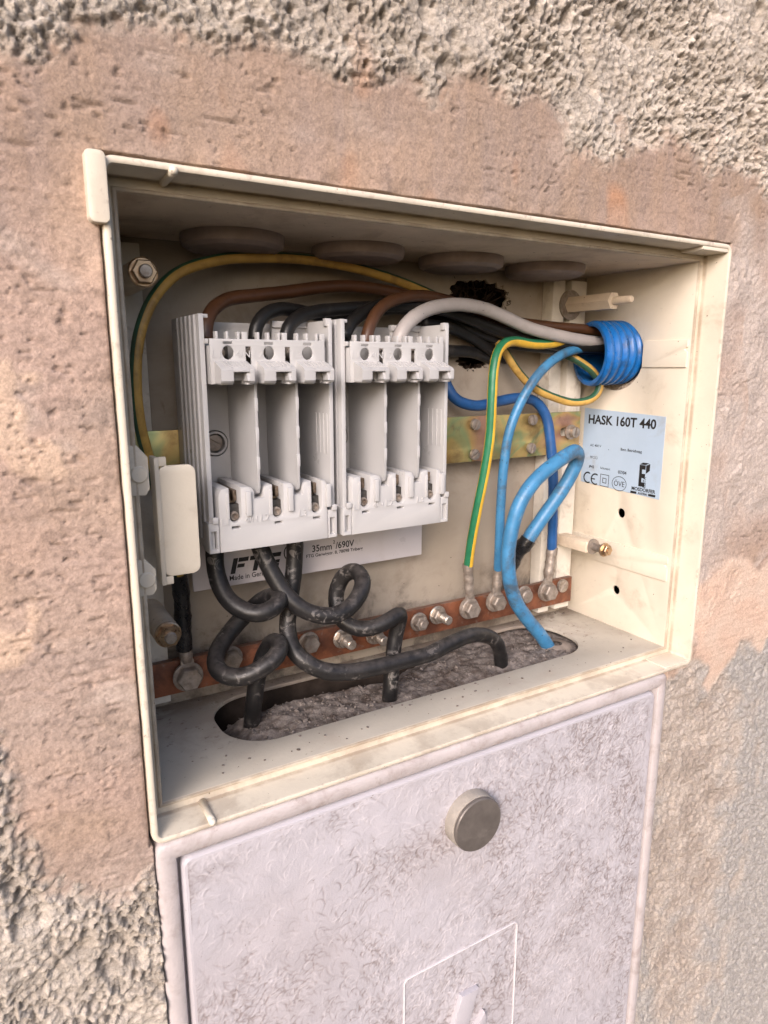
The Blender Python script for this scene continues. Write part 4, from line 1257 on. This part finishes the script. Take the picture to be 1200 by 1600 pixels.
# ------------------------------------------------------------------ dirt, grommets, frayed hole
def dirt():
    nx, ny = 230, 64
    xs = np.linspace(-.172, .172, nx); ys = np.linspace(.0435, .1285, ny)
    X, Y_ = np.meshgrid(xs, ys)
    d1, d2 = xs[1] - xs[0], ys[1] - ys[0]
    nn = lambda s, seed: smooth_noise(X.shape, s, s, seed, d1, d2)
    H = -.1660 + .0010 * nn(.035, 61) + .0005 * nn(.009, 62) + .00045 * nn(.0035, 63) + .0008 * np.clip(nn(.006, 64) - 1, 0, 2)
    H -= .018 * np.clip((Y_ - .106) / .014, 0, 1) * np.clip((.06 - X) / .08, 0, 1)
    H -= .010 * np.clip((-.136 - X) / .02, 0, 1)
    H += .004 * np.clip((X - .02) / .1, 0, 1)
    bm = NB()
    V = [[bm.verts.new((X[j, i], Y_[j, i], H[j, i])) for i in range(nx)] for j in range(ny)]
    for j in range(ny - 1):
        for i in range(nx - 1):
            bm.faces.new((V[j][i], V[j][i + 1], V[j + 1][i + 1], V[j + 1][i]))
    rng = random.Random(5)
    for k in range(1100):
        x, y = rng.uniform(-.15, .155), rng.uniform(.05, .12)
        i = int((x + .172) / .344 * (nx - 1)); j = int((y - .0435) / .085 * (ny - 1))
        s = rng.uniform(.0003, .0010) * (2.2 if rng.random() < .05 else 1)
        mtx = Matrix.Translation((x, y, H[j, i] + s * .4)) @ Matrix.Rotation(rng.uniform(0, 6), 4, Vector((rng.random(), rng.random(), 1)).normalized()) @ Matrix.Diagonal((s * rng.uniform(.8, 1.5), s, s * rng.uniform(.5, 1), 1))
        bmesh.ops.create_icosphere(bm, subdivisions=1, radius=1, matrix=mtx)
    return solo('dirt', bm, DIRT, 'dry brown dirt and crumbs filling the floor slot', 'dirt', (0, .085, -.175), kind='stuff')
dirt()
def crumbs():
    rng = random.Random(11)
    bm = NB()
    for k in range(150):
        if rng.random() < .7:
            x, y = rng.uniform(-.2, .2), rng.gauss(.121, .006)
        else:
            x, y = rng.uniform(-.2, .2), rng.uniform(.025, .049)
        y = min(y, .131)
        if .0505 < y < .1222:
            continue
        s = rng.uniform(.0003, .0010)
        mtx = Matrix.Translation((x, y, -BZ + s * .35)) @ Matrix.Rotation(rng.uniform(0, 6), 4, 'Z') @ Matrix.Diagonal((s * rng.uniform(.8, 1.6), s, s * .6, 1))
        bmesh.ops.create_icosphere(bm, subdivisions=1, radius=1, matrix=mtx)
    solo('crumbs', bm, DIRT, 'scattered crumbs of dirt lying on the box floor', 'dirt', (0, .1, -BZ), kind='stuff')
crumbs()
for x, y, z, r, lab in ((.1430, .0800, -.1600, .0150, 'dusty grey round cable seal around the thick blue cable'), (-.1355, .0820, -.1735, .0130, 'dusty grey round cable seal at left around the coiled black cable')):
    bm = NB()
    lathe(bm, [(r * .35, .0), (r * .8, -.0006), (r, -.0022), (r * 1.02, -.006), (r * .9, -.012)], (x, y, z), (0, 0, 1), 32)
    solo('cable_seal', bm, mat('seal_rubber', (.20, .165, .14), .7, var=.2, vscale=80, dirt=[((.33, .28, .24), .6, 70, .45, .7)]), lab, 'seal', (x, y, z), 'cable seals in the floor slot')
def fray():
    rng = random.Random(21)
    bm = NB()
    for cx, cz, rx, rz, k_ in ((.090, .131, .030, .016, 240), (.083, .083, .015, .007, 90)):
        for k in range(k_):
            a = rng.uniform(0, 2 * math.pi)
            q = rng.uniform(.55, 1.0)
            p0 = Vector((cx + rx * 1.02 * math.cos(a), .1335 + rng.uniform(0, .004), cz + rz * 1.02 * math.sin(a)))
            d_ = Vector((-math.cos(a) * rng.uniform(-.3, 1), rng.uniform(-.9, .5), -math.sin(a) * rng.uniform(-.3, 1) - .2)) * rng.uniform(.003, .010)
            m_ = Vector((rng.uniform(-1, 1), rng.uniform(-1, 1), rng.uniform(-1, 1))) * .0025
            tube(bm, [p0, p0 + d_ * .5 + m_, p0 + d_], rng.uniform(.0001, .00030), 4)
    for k in range(70):
        x = rng.uniform(.062, .118); z = rng.uniform(.118, .146)
        p0 = Vector((x, .150, z))
        tube(bm, [p0, p0 + Vector((rng.uniform(-.01, .01), -.006, rng.uniform(-.008, .008))), p0 + Vector((rng.uniform(-.012, .012), -.013, rng.uniform(-.012, .012)))], rng.uniform(.0002, .0006), 4)
    solo('frayed_fibres', bm, FRAY, 'dark frayed fibres hanging out of the torn hole in the back panel', 'fibres', (.09, .1335, .131), kind='stuff')
fray()

# ------------------------------------------------------------------ the closed cabinet below
cb = thing('lower_cabinet', 'closed whitish weathered resin cabinet with round knob below the open box', 'cabinet', (-.0144, .05, -.739))
XL, XR, ZT, ZBm = -.2188, .1900, -.1672, -.739
cx = (XL + XR) / 2; hw = (XR - XL) / 2; cz = (ZT + ZBm) / 2; hh = (ZT - ZBm) / 2
bm = NB()
sweep(bm, [(.0, .03), (.0, .0018), (.0008, .0006), (.0022, -.0003), (.0054, -.0006), (.0086, -.0003), (.0102, .0006), (.0108, .0020), (.0108, .0080), (.0190, .0081), (.0190, .03)], hw, hh, .005, cz)
bmesh.ops.translate(bm, verts=bm.verts, vec=(cx, 0, 0))
part('frame', bm, DFRAME, cb)
bm = NB()
ins = .0128
sweep(bm, [(.0, .012), (.0, .0012), (.0006, -.0002), (.0016, -.0012), (.0030, -.0014)], hw - ins, hh - ins, .006, cz, 8)
bmesh.ops.translate(bm, verts=bm.verts, vec=(cx, 0, 0))
dr = part('door', bm, DOORM, cb)

def door_skin():
    """front of the door: fibres drawn as thousands of short curls into a height field"""
    d = .00060
    x0, x1 = cx - hw + ins + .0029, cx + hw - ins - .0029
    z0, z1 = ZBm + ins + .0029, ZT - ins - .0029
    gx = np.linspace(x0, x1, int((x1 - x0) / d)); gz = np.concatenate([np.linspace(z0, -.5303, 40), np.linspace(-.53, z1, int((z1 + .53) / d))])
    S = (len(gz), len(gx))
    X, Z = np.meshgrid(gx, gz)
    rng = np.random.default_rng(77)
    ang = 1.9 + 1.1 * smooth_noise(S, .05, .05, 71, d, d)
    dens = np.clip(.62 + .40 * smooth_noise(S, .06, .05, 72, d, d) + .25 * smooth_noise(S, .02, .02, 73, d, d),   .22, 1)
    dens = np.clip(dens + .25 * (np.clip((-.26 - Z) / .1, 0, 1)), 0, 1)
    hgt = np.zeros(S); dark = np.zeros(S); lite = np.zeros(S)
    n = 100000
    px = rng.uniform(0, S[1], n); pz = rng.uniform(0, S[0], n)
    a = ang[pz.astype(int), px.astype(int)] + rng.normal(0, .42, n)
    curv = rng.normal(0, .13, n)
    ln = rng.integers(6, 24, n)
    kind = rng.random(n)
    keep = rng.random(n) < dens[pz.astype(int), px.astype(int)]
    amp = rng.uniform(.1, 1, n) ** 2.6 * keep * .95
    for s in range(24):
        on = (s < ln)
        taper = np.sin(np.pi * (s + .5) / ln) * on
        for sub in range(2):
            ix = np.floor(px).astype(int); iz = np.floor(pz).astype(int)
            fx = px - ix; fz = pz - iz
            for ox, oz, w in ((0, 0, (1 - fx) * (1 - fz)), (1, 0, fx * (1 - fz)), (0, 1, (1 - fx) * fz), (1, 1, fx * fz)):
                xx = np.clip(ix + ox, 0, S[1] - 1); zz = np.clip(iz + oz, 0, S[0] - 1)
                v = amp * taper * w * .55
                np.add.at(hgt, (zz, xx), np.where(kind < .55, -v, v))
                np.add.at(dark, (zz, xx), np.where(kind < .55, v, 0))
                np.add.at(lite, (zz, xx), np.where(kind > .72, v, 0))
            px = px + np.cos(a) * .5; pz = pz + np.sin(a) * .5
            a = a + curv * .5
    hgt = blur(hgt, d * .45, d, d)
    Y = -.0014 - .00020 * np.clip(hgt, -1.6, 1.6) - .00012 * smooth_noise(S, .012, .012, 74, d, d)
    edge = np.minimum(np.minimum(X - x0, x1 - X), np.minimum(Z - z0, z1 - Z))
    k = np.clip(edge / .004, 0, 1)
    Y = -.0014 * (1 - k) + Y * k
    dark = np.clip(blur(dark, d * .35, d, d) * .78 * np.clip(.75 + .35 * smooth_noise(S, .035, .035, 78, d, d), .3, 1.3), 0, .75)
    film = np.clip(.05 * smooth_noise(S, .004, .004, 75, d, d) + .07 * smooth_noise(S, .02, .02, 76, d, d), 0, .4) * dens
    dark = np.clip(dark + film, 0, .85)
    lite = np.clip(lite * .5, 0, .45)
    idx = np.arange(S[0] * S[1]).reshape(S)
    q = np.stack([idx[:-1, :-1], idx[:-1, 1:], idx[1:, 1:], idx[1:, :-1]], -1).reshape(-1, 4)
    org = ORG[dr]
    co = np.stack([X.ravel() - org.x, Y.ravel() - org.y, Z.ravel() - org.z], -1).astype(np.float32)
    me = bpy.data.meshes.new('door_skin')
    me.vertices.add(len(co)); me.vertices.foreach_set('co', co.ravel())
    me.loops.add(q.size); me.loops.foreach_set('vertex_index', q.ravel().astype(np.int32))
    me.polygons.add(len(q)); me.polygons.foreach_set('loop_start', np.arange(0, q.size, 4, dtype=np.int32))
    me.update(calc_edges=True)
    at = me.color_attributes.new('fibre', 'FLOAT_COLOR', 'POINT')
    at.data.foreach_set('color', np.stack([dark.ravel(), lite.ravel(), 0 * dark.ravel(), 0 * dark.ravel() + 1], -1).astype(np.float32).ravel())
    me.shade_smooth()
    me.materials.append(DOORM)
    o = link(bpy.data.objects.new('door_skin', me))
    o.parent = dr
    ORG[o] = org
door_skin()
dr.location.y += .0018
KX, KZ = -.0125, -.2245
bm = NB(); lathe(bm, [(.0201, 0), (.0200, .0015), (.0197, .0080), (.0194, .0086), (.0184, .0088), (0, .0088)], (KX, -.0012, KZ), (0, -1, 0), 56)
kb = part('knob', bm, GLUE, dr)
bm = NB(); lathe(bm, [(.0186, -.0004), (.0192, .0006), (.0192, .0022), (.0186, .0030), (0, .0033)], (KX, -.0102, KZ), (0, -1, 0), 56)
part('knob_face', bm, KNOBF, kb)
bm = NB()
sweep(bm, [(-.00065, -.0011), (-.00060, -.0022), (.0, -.0025), (.00060, -.0022), (.00065, -.0011)], .0505, .0639, .0035, -.3961, 5)
bmesh.ops.translate(bm, verts=bm.verts, vec=(-.0137, 0, 0))
part('raised_border', bm, mat('border_painted_highlight', (.56, .53, .54), .5, var=.05), dr)  # border colour lightened to paint a highlight along the raised line
BORDER_HIGHLIGHT = bpy.data.materials['border_painted_highlight']
for pts in ([(-.0165, -.3690), (-.0012, -.3692), (-.0125, -.4060), (-.0290, -.4400), (-.0290, -.4060)],
            [(-.0050, -.4070), (.0056, -.3945), (.0075, -.4010), (.0040, -.4300), (-.0180, -.4400)]):
    bm = NB()
    prism(bm, pts, FRONT, (0, -.0012, 0), 0, .0042, .0009)
    part('raised_flash', bm, DOORM, dr)
